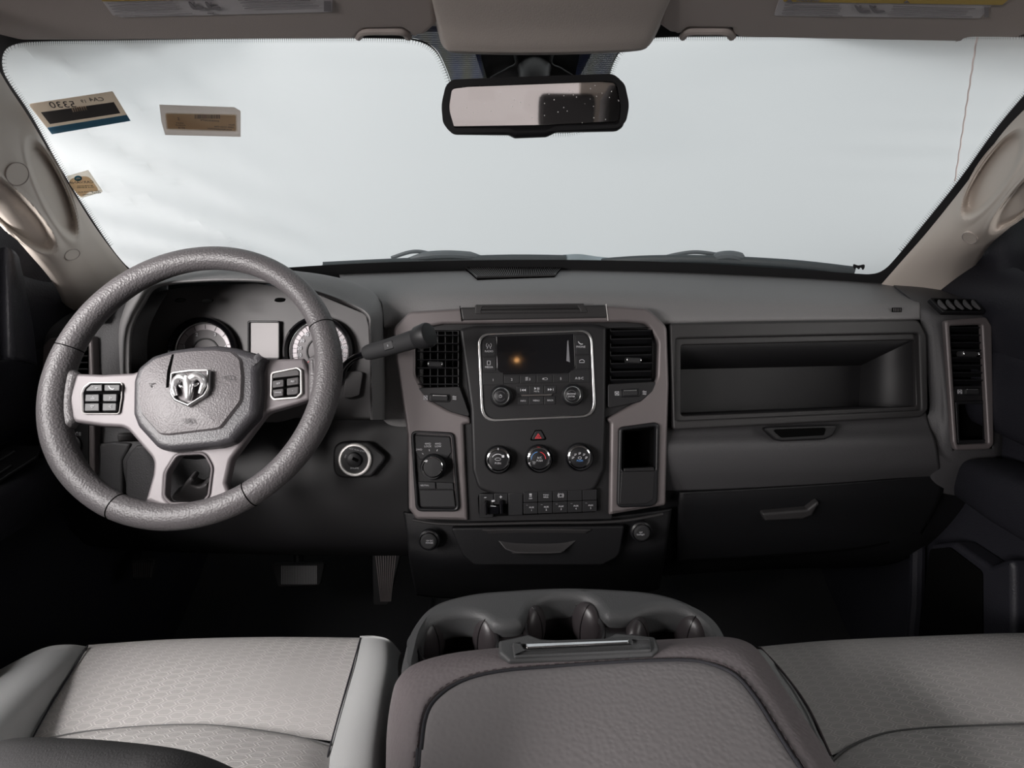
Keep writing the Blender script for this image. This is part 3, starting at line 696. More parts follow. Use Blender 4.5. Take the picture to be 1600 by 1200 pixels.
oR = [(1770, -60)] + fil([(1760, 66), (1520, 61, 5), (1510, 62, 5), (1496, 68, 5), (1155, 61.5, 4), (1146, 57, 5), (1143, 47, 5), (1075, 46, 5), (1064, 55, 5), (1045, 53, 12), (1026, 40, 12), (1040, -60)], 0)
pvR = visor('passenger side fabric sun visor with a warning label, folded against the roof', oR, 1300, 1100, 50,
     {'out': fil([(1220, -8), (1565, -8), (1531, 29), (1209, 25)], 3), 'yel': [(1218, -8), (1585, -8), (1566, 8), (1225, 3)], 't': (1262, 1.2), 'a': -1, 'tri': [(1228, 3.5), (1238, 3.8), (1234, -1)],
      'lines': lines(1226, 1318, 8, 4, .01, 4.3, 8, -1.5) + lines(1396, 1525, 10, 4, .03, 4.3, 8, -3) + [(1280, 24.5, 1316, 25)], 'pics': seatpic(1335, 9) + seatpic(1358, 9) + [rr(1538, 12, 1545, 27, 1), [(1412, 4.5), (1421, 4.8), (1417, 1)]]})
for (t, pv), xs in ((pvL, (556, 640)), (pvR, (1064, 1146))):
    x0, x1 = xs
    mk('visor_clip', [tube(spline([pv.at(x0 + 3, 57, -.004), pv.at(x0 + 12, 49, -.002), pv.at((x0 + x1) / 2, 48, -.002), pv.at(x1 - 12, 49, -.002), pv.at(x1 - 2, 57, -.004)], 6), .0045, 'visor_cloth', 10),
                      panel(pv, rr((x0 + x1) / 2 - 16, 50, (x0 + x1) / 2 + 12, 56, 2), -.006, .01, .002, m='visor_cloth')], t)

# rear view mirror
MP = face(833, 165, .68, -23, 2)
mir = thing('rear_view_mirror', 'black framed rear view mirror hanging at the top centre of the windshield', 'mirror', MP.O)
def tilt(pts, cx, cy, a): ca, sa = cos(radians(a)), sin(radians(a)); return [(cx + (x - cx) * ca - (y - cy) * sa, cy + (x - cx) * sa + (y - cy) * ca) for x, y in pts]
shell = fil([(697, 128, 18), (730, 124, 30), (835, 120, 40), (940, 116, 30), (971, 118, 16), (980, 165, 60), (976, 198, 16), (965, 205, 8), (870, 207, 10), (855, 214, 8), (805, 216, 8), (795, 211, 10), (703, 210, 14), (691, 170, 60)], 8)
glassol = fil([(706, 135, 12), (835, 130, 60), (955, 126, 12), (968, 138, 10), (974, 165, 40), (970, 186, 10), (962, 190, 8), (835, 196, 90), (708, 198, 8), (701, 188, 8), (699, 165, 50)], 8)
mk('mirror_housing', [panel(MP, shell, 0, .030, .0075, holes=[glassol], m='black_plastic', br=5), panel(MP, shell, -.014, .02, .008, m='black_plastic', br=4)], mir)
mk('mirror_glass', panel(MP, glassol, -.004, .004, .0005, m='mirror_glass'), mir)
mk('mirror_mount', [loft([[W(x, y, d) for x, y in circ(835, 140, 22, 18, 20)] for d in (.71,)] + [[W(x, y, .74) for x, y in circ(835, 110, 26, 22, 20)]] + [[W(x, y, .77) for x, y in circ(835, 95, 30, 24, 20)]], 'black_plastic'),
                    panel(face(833, 100, .765, -35), fil([(740, 78, 3), (928, 78, 3), (902, 128, 6), (757, 128, 6)], 4), .0, .014, .003, m='black_plastic'),
                    panel(face(833, 100, .745, -25), sp2([(768, 126), (790, 106), (804, 98), (806, 80), (862, 80), (864, 98), (880, 106), (896, 126)], 5), .0, .02, .005, m='black_plastic')], mir)
# dome lamp on the roof, its warm bulb mirrored in the radio display
dl = thing('dome_lamp', 'warm dome lamp set in the roof between the front seats', 'lamp', Vector((.018, -.33, 1.22)))
mk('lamp_housing', box((-.06, -.40, 1.205), (.09, -.26, 1.232), 'headliner', .008), dl)
mk('bulb', ball(Vector((.018, -.33, 1.200)), .007, .004, .004, 'dome_warm'), dl)
#PART3
# ------------------------------------------------------------------ dashboard
dash = thing('dashboard', 'wide dark grey dashboard spanning the cab below the windshield', 'dashboard', Vector((0, 1.0, .62)))
def S(rows): return [[W(x, y, d) for x, y, d in r] for r in rows]
xs = (540, 620, 700, 838, 1000, 1150, 1300, 1400, 1438)
mk('upper_pad', [surf(S([
    [(x, y, d) for x, y, d in zip((530, 625) + xs[2:], (428, 425, 423, 421, 422, 425, 431, 437, 446), (1.14, 1.16, 1.17, 1.18, 1.17, 1.14, 1.09, 1.03, .97))],
    [(x, y, d) for x, y, d in zip((535, 625) + xs[2:], (436, 434, 431, 430, 431, 434, 438, 444, 452), (1.05, 1.06, 1.07, 1.08, 1.07, 1.05, 1.02, .98, .93))],
    [(x, y, d) for x, y, d in zip((572, 625) + xs[2:], (452, 449, 446, 445, 447, 450, 454, 458, 464), (.93, .935, .94, .94, .94, .94, .935, .93, .90))],
    [(x, y, d) for x, y, d in zip((594, 625) + xs[2:], (470, 462, 459, 457, 460, 467, 471, 473, 475), (.88, .885, .885, .885, .885, .882, .88, .88, .87))],
    [(x, y, d) for x, y, d in zip((598, 625) + xs[2:], (490, 482, 479, 478, 480, 486, 487, 487, 486), (.864, .866, .866, .866, .866, .864, .864, .864, .863))],
    [(x, y, d) for x, y, d in zip((600, 625) + xs[2:], (512, 510, 507, 506, 506, 503, 501, 500, 499), (.860, .862, .862, .862, .862, .862, .862, .862, .864))],
    [(x, y, d) for x, y, d in zip((602, 626) + xs[2:], (514, 512, 509, 508, 508, 505, 503, 502, 501), (.90, .90, .90, .90, .90, .90, .90, .90, .90))]]), 'dash_grain')], dash, solid=.003)
# far left and right ends of the dashboard
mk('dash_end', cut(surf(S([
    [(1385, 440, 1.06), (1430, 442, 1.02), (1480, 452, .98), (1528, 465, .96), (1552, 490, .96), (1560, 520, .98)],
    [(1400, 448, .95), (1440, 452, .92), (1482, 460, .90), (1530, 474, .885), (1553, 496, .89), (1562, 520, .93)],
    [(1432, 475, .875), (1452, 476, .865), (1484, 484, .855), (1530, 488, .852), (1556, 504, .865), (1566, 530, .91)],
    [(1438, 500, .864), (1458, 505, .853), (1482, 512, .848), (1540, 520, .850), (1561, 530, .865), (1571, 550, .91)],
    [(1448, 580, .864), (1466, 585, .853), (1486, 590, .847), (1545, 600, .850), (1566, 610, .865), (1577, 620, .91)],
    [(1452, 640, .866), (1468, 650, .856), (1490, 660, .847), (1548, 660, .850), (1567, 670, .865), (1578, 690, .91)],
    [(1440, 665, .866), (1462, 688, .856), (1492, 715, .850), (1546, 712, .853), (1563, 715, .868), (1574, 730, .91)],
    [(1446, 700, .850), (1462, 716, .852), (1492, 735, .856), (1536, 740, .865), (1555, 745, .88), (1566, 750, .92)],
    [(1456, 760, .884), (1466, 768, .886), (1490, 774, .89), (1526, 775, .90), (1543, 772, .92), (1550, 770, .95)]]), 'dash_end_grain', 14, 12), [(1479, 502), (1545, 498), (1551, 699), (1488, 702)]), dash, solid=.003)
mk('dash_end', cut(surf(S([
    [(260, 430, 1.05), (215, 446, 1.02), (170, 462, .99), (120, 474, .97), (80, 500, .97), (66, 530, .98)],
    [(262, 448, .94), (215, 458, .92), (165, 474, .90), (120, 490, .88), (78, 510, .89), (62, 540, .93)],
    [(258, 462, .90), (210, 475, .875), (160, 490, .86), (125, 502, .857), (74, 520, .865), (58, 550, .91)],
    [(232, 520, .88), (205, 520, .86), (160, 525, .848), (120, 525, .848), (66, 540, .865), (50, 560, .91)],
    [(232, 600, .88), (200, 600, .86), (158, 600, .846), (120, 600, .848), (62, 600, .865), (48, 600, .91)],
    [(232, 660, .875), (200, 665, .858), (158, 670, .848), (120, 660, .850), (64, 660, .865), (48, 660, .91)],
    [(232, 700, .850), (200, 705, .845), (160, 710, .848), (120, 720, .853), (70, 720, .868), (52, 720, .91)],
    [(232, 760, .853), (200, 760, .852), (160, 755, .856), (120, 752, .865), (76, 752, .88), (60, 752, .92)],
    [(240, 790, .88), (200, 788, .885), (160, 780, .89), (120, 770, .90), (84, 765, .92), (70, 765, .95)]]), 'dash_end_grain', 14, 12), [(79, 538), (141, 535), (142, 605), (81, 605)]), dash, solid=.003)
# passenger side lower wrap
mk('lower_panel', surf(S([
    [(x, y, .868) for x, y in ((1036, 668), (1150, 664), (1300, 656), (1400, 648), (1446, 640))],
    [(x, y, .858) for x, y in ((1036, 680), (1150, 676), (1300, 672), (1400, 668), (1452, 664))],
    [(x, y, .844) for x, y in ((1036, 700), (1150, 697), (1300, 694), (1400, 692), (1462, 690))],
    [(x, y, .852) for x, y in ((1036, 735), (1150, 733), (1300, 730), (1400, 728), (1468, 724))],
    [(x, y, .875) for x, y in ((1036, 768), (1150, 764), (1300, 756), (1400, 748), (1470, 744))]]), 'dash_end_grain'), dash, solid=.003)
# driver side lower panels around the column
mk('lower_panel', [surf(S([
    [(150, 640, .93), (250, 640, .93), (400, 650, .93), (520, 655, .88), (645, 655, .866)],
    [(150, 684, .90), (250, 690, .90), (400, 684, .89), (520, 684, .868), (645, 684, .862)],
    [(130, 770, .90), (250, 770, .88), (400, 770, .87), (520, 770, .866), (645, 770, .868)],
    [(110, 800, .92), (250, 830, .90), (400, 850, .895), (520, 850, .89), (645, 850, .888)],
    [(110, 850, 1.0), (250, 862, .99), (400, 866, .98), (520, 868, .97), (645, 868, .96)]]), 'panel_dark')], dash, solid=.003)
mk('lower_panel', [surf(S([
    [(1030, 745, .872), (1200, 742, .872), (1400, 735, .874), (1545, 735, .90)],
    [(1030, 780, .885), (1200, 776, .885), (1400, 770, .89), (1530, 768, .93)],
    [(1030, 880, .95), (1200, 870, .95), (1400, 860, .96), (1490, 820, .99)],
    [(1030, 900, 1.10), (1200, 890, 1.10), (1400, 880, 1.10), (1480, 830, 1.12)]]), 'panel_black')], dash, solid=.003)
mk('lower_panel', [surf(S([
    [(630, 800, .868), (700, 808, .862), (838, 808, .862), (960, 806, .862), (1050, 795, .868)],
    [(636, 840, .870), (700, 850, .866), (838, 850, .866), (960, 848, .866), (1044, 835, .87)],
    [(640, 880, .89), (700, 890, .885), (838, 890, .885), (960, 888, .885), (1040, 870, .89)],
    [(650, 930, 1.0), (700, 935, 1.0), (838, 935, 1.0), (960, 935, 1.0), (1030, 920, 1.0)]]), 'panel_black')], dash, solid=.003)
mk('side_panel', surf(S([[(594, 474, .885), (606, 482, .873), (625, 490, .868), (660, 495, .868)], [(596, 500, .872), (608, 505, .866), (625, 510, .864), (660, 512, .864)], [(597, 580, .870), (609, 590, .864), (628, 600, .862), (660, 600, .864)], [(597, 655, .870), (610, 655, .864), (634, 655, .862), (660, 655, .864)], [(597, 690, .88), (610, 690, .874), (634, 690, .870), (660, 690, .87)]]), 'dash_grain'), dash, solid=.003)
mk('backing', [box((-.73, 1.06, .42), (.73, 1.10, .80), 'gap_black', 0)], dash)
# driver left knee trims
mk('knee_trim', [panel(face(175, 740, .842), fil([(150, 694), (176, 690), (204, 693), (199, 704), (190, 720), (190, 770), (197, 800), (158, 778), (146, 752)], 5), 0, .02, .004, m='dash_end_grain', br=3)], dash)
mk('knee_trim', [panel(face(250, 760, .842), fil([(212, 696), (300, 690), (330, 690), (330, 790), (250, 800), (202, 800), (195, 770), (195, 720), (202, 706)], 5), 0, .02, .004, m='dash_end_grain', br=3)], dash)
# tilt lever and grey stalk base
tl = thing('tilt_lever', 'small grey tilt lever below the left spoke of the steering wheel', 'lever', W(196, 683, .80))
mk('lever', panel(face(196, 683, .80), fil([(181, 677), (216, 678), (222, 690), (182, 691)], 4), 0, .02, .004, m='panel_grey', br=3), tl)

# instrument hood
lip_in = [(206, 648), (205, 590), (206, 528), (213, 500), (226, 476), (242, 452), (268, 445), (300, 442), (350, 440), (400, 441), (440, 446), (490, 458), (540, 476), (572, 494), (576, 520), (578, 580), (579, 656)]
lip_out = [(196, 648), (194, 590), (194, 526), (202, 496), (215, 470), (230, 447), (262, 437), (300, 434), (350, 432), (400, 433), (442, 438), (492, 450), (543, 468), (578, 487), (582, 520), (584, 580), (585, 656)]
back_o = [(190, 648), (186, 590), (182, 520), (190, 486), (206, 458), (232, 434), (270, 426), (310, 421), (360, 419), (410, 420), (450, 423), (510, 431), (560, 445), (596, 470), (602, 520), (604, 580), (604, 656)]
mid_o = [(192, 648), (189, 590), (187, 522), (194, 490), (209, 463), (230, 440), (264, 430), (304, 426), (354, 424), (406, 425), (446, 429), (502, 440), (552, 456), (590, 480), (596, 520), (598, 580), (598, 656)]
rowh = [[W(*p, .905) for p in lip_in], [W(*p, .86) for p in lip_in], [W(*p, .802) for p in lip_in], [W(*p, .790) for p in [((a[0] + b[0]) / 2, (a[1] + b[1]) / 2) for a, b in zip(lip_in, lip_out)]],
        [W(*p, .802) for p in lip_out], [W(*p, .84) for p in mid_o], [W(*p, .90) for p in back_o], [W(p[0], p[1] - 1, .98) for p in back_o]]
mk('instrument_hood', surf(rowh, 'dash_grain', 5, 5), dash)
hd = bpy.data.objects['instrument_hood']
CP = face(390, 540, .90)
for hx, hy in ((281, 470.5), (324, 471.5), (437, 470)):
    mk('hood_screw_recess', panel(face(hx, hy, .83, -50), circ(hx, hy, 8.5, 2.6), 0, .004, .001, m='gap_black'), hd)

# passenger tray above the glove box
TP = D0
front = fil([(1047, 505, 6), (1436, 499, 14), (1449, 525, 10), (1451, 640, 10), (1440, 652, 10), (1052, 672, 6)], 5)
hole = fil([(1064, 539), (1430, 531), (1432, 635), (1064, 650)], 5)
tray = thing('upper_glove_box', 'open storage tray panel in front of the passenger above the glove box', 'glove box', D0.at(1250, 650))
mk('tray_frame', [panel(D0, front, .008, .012, .003, m='panel_mid', holes=[fil([(1056, 529), (1436, 521), (1440, 641), (1056, 658)], 5)], br=3), panel(D0, fil([(1050, 523), (1442, 515), (1445, 645), (1050, 664)], 5), -.001, .008, .002, m='panel_mid', holes=[hole], br=3)], tray)
def recess(pl, fr, bk, m, dep):
    a = [pl.at(x, y, -.003) for x, y in fr]; b = [W(x, y, dep) for x, y in bk]
    v = a + b; f = [(0, 1, 5, 4), (1, 2, 6, 5), (2, 3, 7, 6), (3, 0, 4, 7), (4, 5, 6, 7)]; c = chunk(v, f, m); c['open'] = True; return c
mk('tray_box', recess(D0, [(1062, 538), (1431, 530), (1433, 637), (1062, 652)], [(1032, 578), (1345, 571), (1342, 634), (1032, 646)], 'panel_dark', .975), tray, solid=.002, off=1)
mk('latch', [panel(D0, fil([(1190, 668), (1312, 664), (1302, 681), (1290, 687), (1222, 690), (1212, 688)], 5), .012, .012, .003, m='panel_dark', br=3), panel(D0, fil([(1206, 671), (1292, 668), (1288, 680), (1222, 684)], 4), .014, .003, .001, m='gap_black')], tray)
mk('airbag_mark', [panel(face(1402, 484, .862), rr(1394, 480.5, 1409, 487.5, .5), 0.001, .001, .0002, m='gap_black')] + [panel(face(1402, 484, .862), rr(1396 + 2.6 * i, 481.5, 1397.2 + 2.6 * i, 486.5, .2), 0.0018, .001, .0001, m='panel_grey') for i in range(5)], dash)
glove = thing('glove_box', 'dark lower glove box door with a pull handle beneath the passenger tray', 'glove box', W(1250, 840, .90))
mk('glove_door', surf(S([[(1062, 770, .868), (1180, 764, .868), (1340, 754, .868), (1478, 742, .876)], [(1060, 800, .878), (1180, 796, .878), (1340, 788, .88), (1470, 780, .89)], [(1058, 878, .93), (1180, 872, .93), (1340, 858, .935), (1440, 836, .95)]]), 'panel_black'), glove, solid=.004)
mk('handle', panel(face(1235, 805, .870, -20), fil([(1190, 803), (1262, 797), (1284, 780), (1270, 806), (1255, 812), (1196, 815)], 4), 0, .02, .004, m='panel_mid', br=3), glove)

# centre bezel in warm grey
cb_out = fil([(640, 486, 14), (735, 480, 0), (940, 476, 0), (1012, 481, 22), (1043, 510, 18), (1046, 600), (1043, 700), (1041, 790, 6), (952, 805, 2),
              (954, 662, 3), (948, 655, 5), (974, 640, 10), (1006, 622, 14), (1027, 590, 16), (1029, 535, 20), (1012, 506, 16), (980, 503, 6), (692, 506, 6), (660, 512, 14), (650, 540, 12), (650, 585, 14), (668, 622, 14), (700, 640, 14), (735, 652, 8), (735, 662, 3), (724, 664, 2), (731, 814, 2), (650, 812, 8), (638, 795, 6), (636, 680), (618, 560), (614, 512, 16)], 0)
mk('centre_bezel', panel(D0, cb_out, .014, .022, .0050, m='trim_warm', br=5, holes=[fil([(970, 671), (1026, 664), (1025, 737), (970, 737)], 4)]), dash)
mk('vent_surround', panel(D0, fil([(650, 502), (1030, 502), (1032, 600, 20), (1000, 645, 20), (946, 660, 4), (735, 664, 4), (690, 650, 14), (648, 600, 14)], 8), .004, .01, .001, m='panel_dark', holes=[rr(653, 518, 715, 605), rr(955, 514, 1017, 601)]), dash)
mk('centre_panel', [panel(D0, fil([(722, 655), (956, 652), (957, 812), (728, 816)], 4), .006, .01, .002, m='panel_dark'),
                    panel(D0, fil([(718, 514, 5), (742, 509, 5), (925, 506, 5), (948, 511, 5), (947, 640, 6), (944, 735, 10), (930, 766, 18), (905, 772, 20), (838, 776), (775, 774, 20), (747, 765, 18), (738, 735, 10), (735, 640, 6)], 6), .018, .014, .005, m='panel_dark', br=4)], dash)
mk('bezel_seam', [strip(D0, [(718.5, 478), (721.5, 502)], 1.2, .0158, 'gap_black')], dash)
mk('bezel_seam', [strip(D0, [(947, 475), (950, 501)], 1.2, .0158, 'silver_paint')], dash)
mk('top_tray', [panel(D0, fil([(718, 480), (946, 476), (949, 497), (722, 501)], 3), .0155, .022, .003, m='panel_mid', holes=[fil([(752, 478), (906, 476), (912, 487), (746, 489)], 2)]),
                panel(D0, fil([(742, 476), (912, 474), (920, 489), (742, 491)], 3), .0165, .004, .0015, m='panel_mid', holes=[fil([(754, 479.5), (902, 478), (908, 486.5), (751, 488)], 2)]),
                panel(D0, [(744, 476), (912, 474), (912, 489), (744, 491)], .004, .002, .0003, m='black_plastic'),
                strip(D0, [(781, 487), (782, 482), (797, 482), (800, 487)], 1.0, .006, 'panel_grey'), strip(D0, [(815, 487), (820, 481.5), (834, 481.5)], 1.0, .006, 'panel_grey'), strip(D0, [(842, 487), (843, 481.5), (851, 481)], 1.0, .006, 'panel_grey'), strip(D0, [(859, 486), (861, 481), (875, 481)], 1.0, .006, 'panel_grey')], dash)

# defroster grille on top of the pad
gr = thing('defroster_grille', 'ribbed black defroster grille at the back of the dash top near the centre', 'grille', W(800, 430, 1.08))
def topz(x, y):  return W(x, y, 1.15 - (y - 423) / 8 * .085)
q = [topz(728, 421), topz(878, 419), topz(866, 433), topz(746, 437)]
ch = [chunk(q + [p - Vector((0, 0, .004)) for p in q], [(0, 1, 2, 3), (4, 7, 6, 5), (0, 4, 5, 1), (1, 5, 6, 2), (2, 6, 7, 3), (3, 7, 4, 0)], 'gap_black')]
mk('backing', ch, gr)
up = Vector((0, 0, .004))
ribs = []
for i in range(46):
    s_ = i / 45; a = q[0].lerp(q[1], s_) + up; b = q[3].lerp(q[2], s_) + up; ribs.append(tube([a, b], .0009, 'panel_grey', 5))
mk('rib_mesh', ribs + [tube([q[0] + up, q[1] + up, q[2] + up, q[3] + up], .0022, 'panel_mid', 6, closed=True)], gr)
# screw boss beside the grille
# ------------------------------------------------------------------ air vents
def thumb(pl, px, py, wd, ht, w, par, a=0):
    t = mk('thumbwheel_pod', panel(pl, tilt(fil([(px - wd / 2 - 4, py - ht / 2 - 2), (px + wd / 2 + 4, py - ht / 2 - 2), (px + wd / 2 + 4, py + ht / 2 + 2), (px - wd / 2 - 4, py + ht / 2 + 2)], 4), px, py, a), w, .006, .0015, m='black_plastic', br=3), par)
    mk('thumbwheel', [panel(pl, tilt(rr(px - wd / 2, py - ht / 2, px + wd / 2, py + ht / 2, 2), px, py, a), w + .005, .008, .002, m='rubber', br=3), panel(pl, tilt(rr(px - wd / 2 + 2, py - ht / 2 - .2, px + wd / 2 - 2, py - ht / 2 + 1.4, .5), px, py, a), w + .0065, .003, .0004, m='satin_chrome')], t)
    mk('vent_mark', [strip(pl, tilt([(px - wd / 2 - 12, py - 3), (px - wd / 2 - 6, py - 3), (px - wd / 2 - 6, py + 3), (px - wd / 2 - 12, py + 3)], px, py, a), .7, w + .0016, 'marking', closed=True), strip(pl, tilt([(px - wd / 2 - 11, py - 2), (px - wd / 2 - 7, py + 2)], px, py, a), .7, w + .0016, 'marking'), strip(pl, tilt([(px - wd / 2 - 11, py + 2), (px - wd / 2 - 7, py - 2)], px, py, a), .7, w + .0016, 'marking')]
       + [strip(pl, [(px + wd / 2 + 7 + k * .1, py - 2.4 + k * 2.2), (px + wd / 2 + 9, py - 3 + k * 2.2), (px + wd / 2 + 11, py - 2 + k * 2.2), (px + wd / 2 + 13, py - 2.6 + k * 2.2)], .7, w + .0016, 'marking') for k in range(3)], t)
def vent(lab, pl, x0, y0, x1, y1, nh, nv, tab, th, par_label_group='air vents of the dashboard', slope=0, ang=0, depth=.035, curved=0):
    t = thing('air_vent', lab, 'air vent', pl.at((x0 + x1) / 2, y1), par_label_group)
    sh = lambda x: slope * (x - (x0 + x1) / 2)
    fr = [(x0 - 1, y0 - 1 + sh(x0)), (x1 + 1, y0 - 1 + sh(x1)), (x1 + 1 + curved, y1 + 1 + sh(x1)), (x0 - 1 + curved, y1 + 1 + sh(x0))]
    a = [pl.at(x, y, .002) for x, y in fr]; b = [pl.at(x, y, .001) - pl.N * depth for x, y in fr]
    c = chunk(a + b, [(0, 1, 5, 4), (1, 2, 6, 5), (2, 3, 7, 6), (3, 0, 4, 7), (4, 5, 6, 7)], 'gap_black'); c['open'] = True
    mk('vent_box', c, t)
    # horizontal blades, tilted
    for i in range(nh):
        y = y0 + (y1 - y0) * (i + .5) / nh; cx = curved * (i + .5) / nh
        v = []
        for x in (x0 + cx, x1 + cx):
            for (dy, w_) in ((-ang, .0015), (-ang + 1.6, .002), (ang + 1.6, -.010), (ang, -.0105)): v.append(pl.at(x, y + sh(x) + dy, w_))
        mk('slat', chunk(v, [(0, 1, 2, 3), (7, 6, 5, 4), (0, 4, 5, 1), (1, 5, 6, 2), (2, 6, 7, 3), (3, 7, 4, 0)], 'black_plastic'), t)
    for i in range(nv):
        x = x0 + (x1 - x0) * (i + .7) / (nv + .4)
        mk('vane', tube([pl.at(x, y0 + 1 + sh(x), -.013), pl.at(x + curved, y1 - 1 + sh(x), -.013)], .0009, 'black_plastic', 6), t)
    if tab:
        tx, ty, tw = tab
        k = mk('vent_tab', panel(pl, tilt(rr(tx - tw / 2, ty - 4.5, tx + tw / 2, ty + 4.5, 3), tx, ty, 2), .010, .012, .003, m='rubber', br=3), t)
        mk('chrome_tip', [ball(pl.at(tx - tw / 2 + 1.5, ty - .5, .0085), .0016, .0035, .003, 'chrome', pl.U, pl.V, pl.N), ball(pl.at(tx + tw / 2 - 1, ty, .0085), .0014, .003, .003, 'chrome', pl.U, pl.V, pl.N)], k)
    if th: thumb(pl, *th[:2], th[2], th[3], th[4], t, th[5] if len(th) > 5 else 0)
    return t
VP = face(800, 600, .838)
mk('vent_face', [panel(VP, fil([(651, 606), (718, 604), (735, 652), (705, 644), (672, 626), (655, 610)], 4), .002, .01, .001, m='panel_dark')], dash)
mk('vent_face', [panel(VP, fil([(950, 600), (1026, 596), (1020, 612), (1000, 628), (950, 638)], 4), .002, .01, .001, m='panel_dark')], dash)
vent('square gridded air vent left of the radio, behind the gear lever', VP, 652, 517, 716, 606, 7, 5, (680, 569, 24), (687, 622, 26, 9, .003, 2), ang=.3)
vent('wide slatted air vent right of the radio', VP, 954, 513, 1018, 602, 7, 0, (990, 563, 24), (985, 614, 24, 9, .003, -2), ang=3.5, slope=-.02)
RV = face(1515, 600, .842)
rvf = mk('vent_bezel', panel(RV, fil([(1477, 500, 6), (1543, 495, 8), (1551, 510, 6), (1554, 694, 10), (1547, 702, 6), (1494, 704, 7), (1490, 690, 6)], 5), .006, .009, .003, m='trim_warm', holes=[fil([(1485, 509), (1535, 507), (1545, 693), (1497, 695)], 3)], br=4), dash)
vt = vent('tall slatted air vent at the far passenger end of the dashboard', RV, 1484, 508, 1543, 602, 8, 0, (1516, 553, 26), (1520, 612, 22, 8, .0, 0), ang=3, curved=5)
mk('vent_face', panel(RV, fil([(1490, 603), (1541, 602), (1542, 626), (1492, 627)], 2), -.002, .004, .001, m='panel_dark'), vt)
pk = thing('storage_slot', 'small black storage slot under the passenger end air vent', 'storage slot', RV.at(1518, 694))
mk('slot_box', [recess(RV, [(1492, 627), (1550, 626), (1552, 694), (1496, 695)], [(1493, 632), (1550, 631), (1552, 688), (1496, 688)], 'gap_black', .89)], pk, solid=.001, off=1)
mk('slot_rim', panel(RV, fil([(1493, 627), (1543, 626), (1545, 694), (1497, 695)], 3), .0, .006, .0012, holes=[fil([(1498, 632), (1539, 631), (1540, 687), (1500, 688)], 2)], m='black_plastic'), pk)
LV = face(110, 630, .838)
mk('vent_bezel', panel(LV, fil([(66, 540, 8), (78, 528, 6), (143, 524, 6), (147, 620), (147, 744, 7), (84, 747, 8), (73, 735, 8), (64, 620)], 6), .006, .016, .003, m='trim_warm', holes=[fil([(82, 541), (137, 538), (138, 735), (90, 738), (80, 640)], 4)], br=4), dash)
vent('air vent at the far driver end of the dashboard, seen through the steering wheel', LV, 84, 541, 137, 602, 6, 2, None, None, ang=1)
hs = thing('headlight_switch', 'round headlight knob on the panel left of the steering wheel', 'headlight switch', LV.at(110, 735))
mk('switch_panel', panel(LV, fil([(84, 604), (138, 604), (138, 736), (92, 738)], 3), .0, .006, .001, m='panel_dark'), hs)
mk('headlight_knob', [knobc(LV, 110, 696, 0, [(19, 0), (19, .004), (16, .005), (14.5, .018), (13, .020), (0.01, .0205)], 'black_plastic')], hs)
mk('marking', [strip(LV, arcp(121, 678, 3, 90, 270, 8), .8, .001, 'marking'), strip(LV, [(121, 675), (121, 681)], .8, .001, 'marking'), strip(LV, [(123, 676), (126, 676)], .6, .001, 'marking'), strip(LV, [(123, 678), (126, 678)], .6, .001, 'marking'), strip(LV, [(123, 680), (126, 680)], .6, .001, 'marking')], hs)
# demister louvres on top corners
for lab, sgn, P4 in (('small demister outlet with curved louvres on the passenger corner of the dash', 1, [(1450, 464), (1524, 467), (1542, 488), (1474, 487)]),
                     ('small demister outlet on the driver corner of the dash, beside the left pillar', -1, [(176, 474), (124, 486), (112, 500), (160, 500)])):
    pl = face(sum(p[0] for p in P4) / 4, sum(p[1] for p in P4) / 4, .853, 35)
    t = thing('demister_outlet', lab, 'air vent', pl.O)
    mk('outlet_frame', [panel(pl, fil(P4, 3), .006, .008, .0015, m='black_plastic'), panel(pl, fil([(p[0] * .84 + pl_c * .16, p[1] * .8 + pl_d * .2) for p in P4 for pl_c, pl_d in ((sum(q[0] for q in P4) / 4, sum(q[1] for q in P4) / 4),)], 2), .0068, .003, .0004, m='gap_black')], t)
    if sgn > 0:
        for i in range(5):
            x = 1467 + i * 13.2
            mk('louvre', tube(spline([pl.at(x + k_[0], k_[1], .008) for k_ in ((0, 469), (3, 476), (12, 483.5))], 6), [.0014 + .0022 * sin(pi * k / 12) for k in range(13)], 'dash_end_grain', 8), t)
    else:
        for i in range(4):
            x = 128 + i * 11; mk('louvre', tube([pl.at(x + 4, 480, .008), pl.at(x, 495, .008)], .0016, 'dash_end_grain', 8), t)

# ------------------------------------------------------------------ radio
RP = face(838, 587, .834)
rad = thing('car_radio', 'black car radio with a dark display and two knobs in a chrome frame', 'car radio', RP.at(840, 657))
rout = fil([(746, 521, 20), (925, 515, 20), (932, 652, 24), (752, 660, 24)], 10, 10)
rin = fil([(749.5, 524.5, 18), (922, 518.5, 18), (927.5, 648, 22), (756, 655, 22)], 10, 10)
mk('chrome_frame', panel(RP, rout, .005, .009, .0012, m='satin_chrome', holes=[rin], br=3), rad)
mk('radio_face', panel(RP, fil([(748, 523, 18), (924, 517, 18), (930, 650, 22), (754, 658, 22)], 10), .001, .008, .001, m='black_plastic'), rad)
scr = mk('display', panel(RP, fil([(775.5, 526, 1), (897, 522, 1), (899, 575, 10), (889, 583, 8), (786, 585.5, 8), (776.5, 577, 8)], 2), .003, .003, .0006, m='glass_lens'), rad)
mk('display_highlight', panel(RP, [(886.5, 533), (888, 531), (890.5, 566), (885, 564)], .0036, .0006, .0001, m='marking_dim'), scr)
def btn(pl, q, w, par, marks=(), m='button_black', r=1, nm='button', t=.003, b=.0006):
    return mk(nm, [panel(pl, fil(q, r), w, t, b, m=m)] + list(marks), par)
def quad(x0, x1, ya, yb, sl=-.02): return [(x0, ya + sl * (x0 - 838)), (x1, ya + sl * (x1 - 838)), (x1, yb + sl * (x1 - 838)), (x0, yb + sl * (x0 - 838))]
wz = .0034
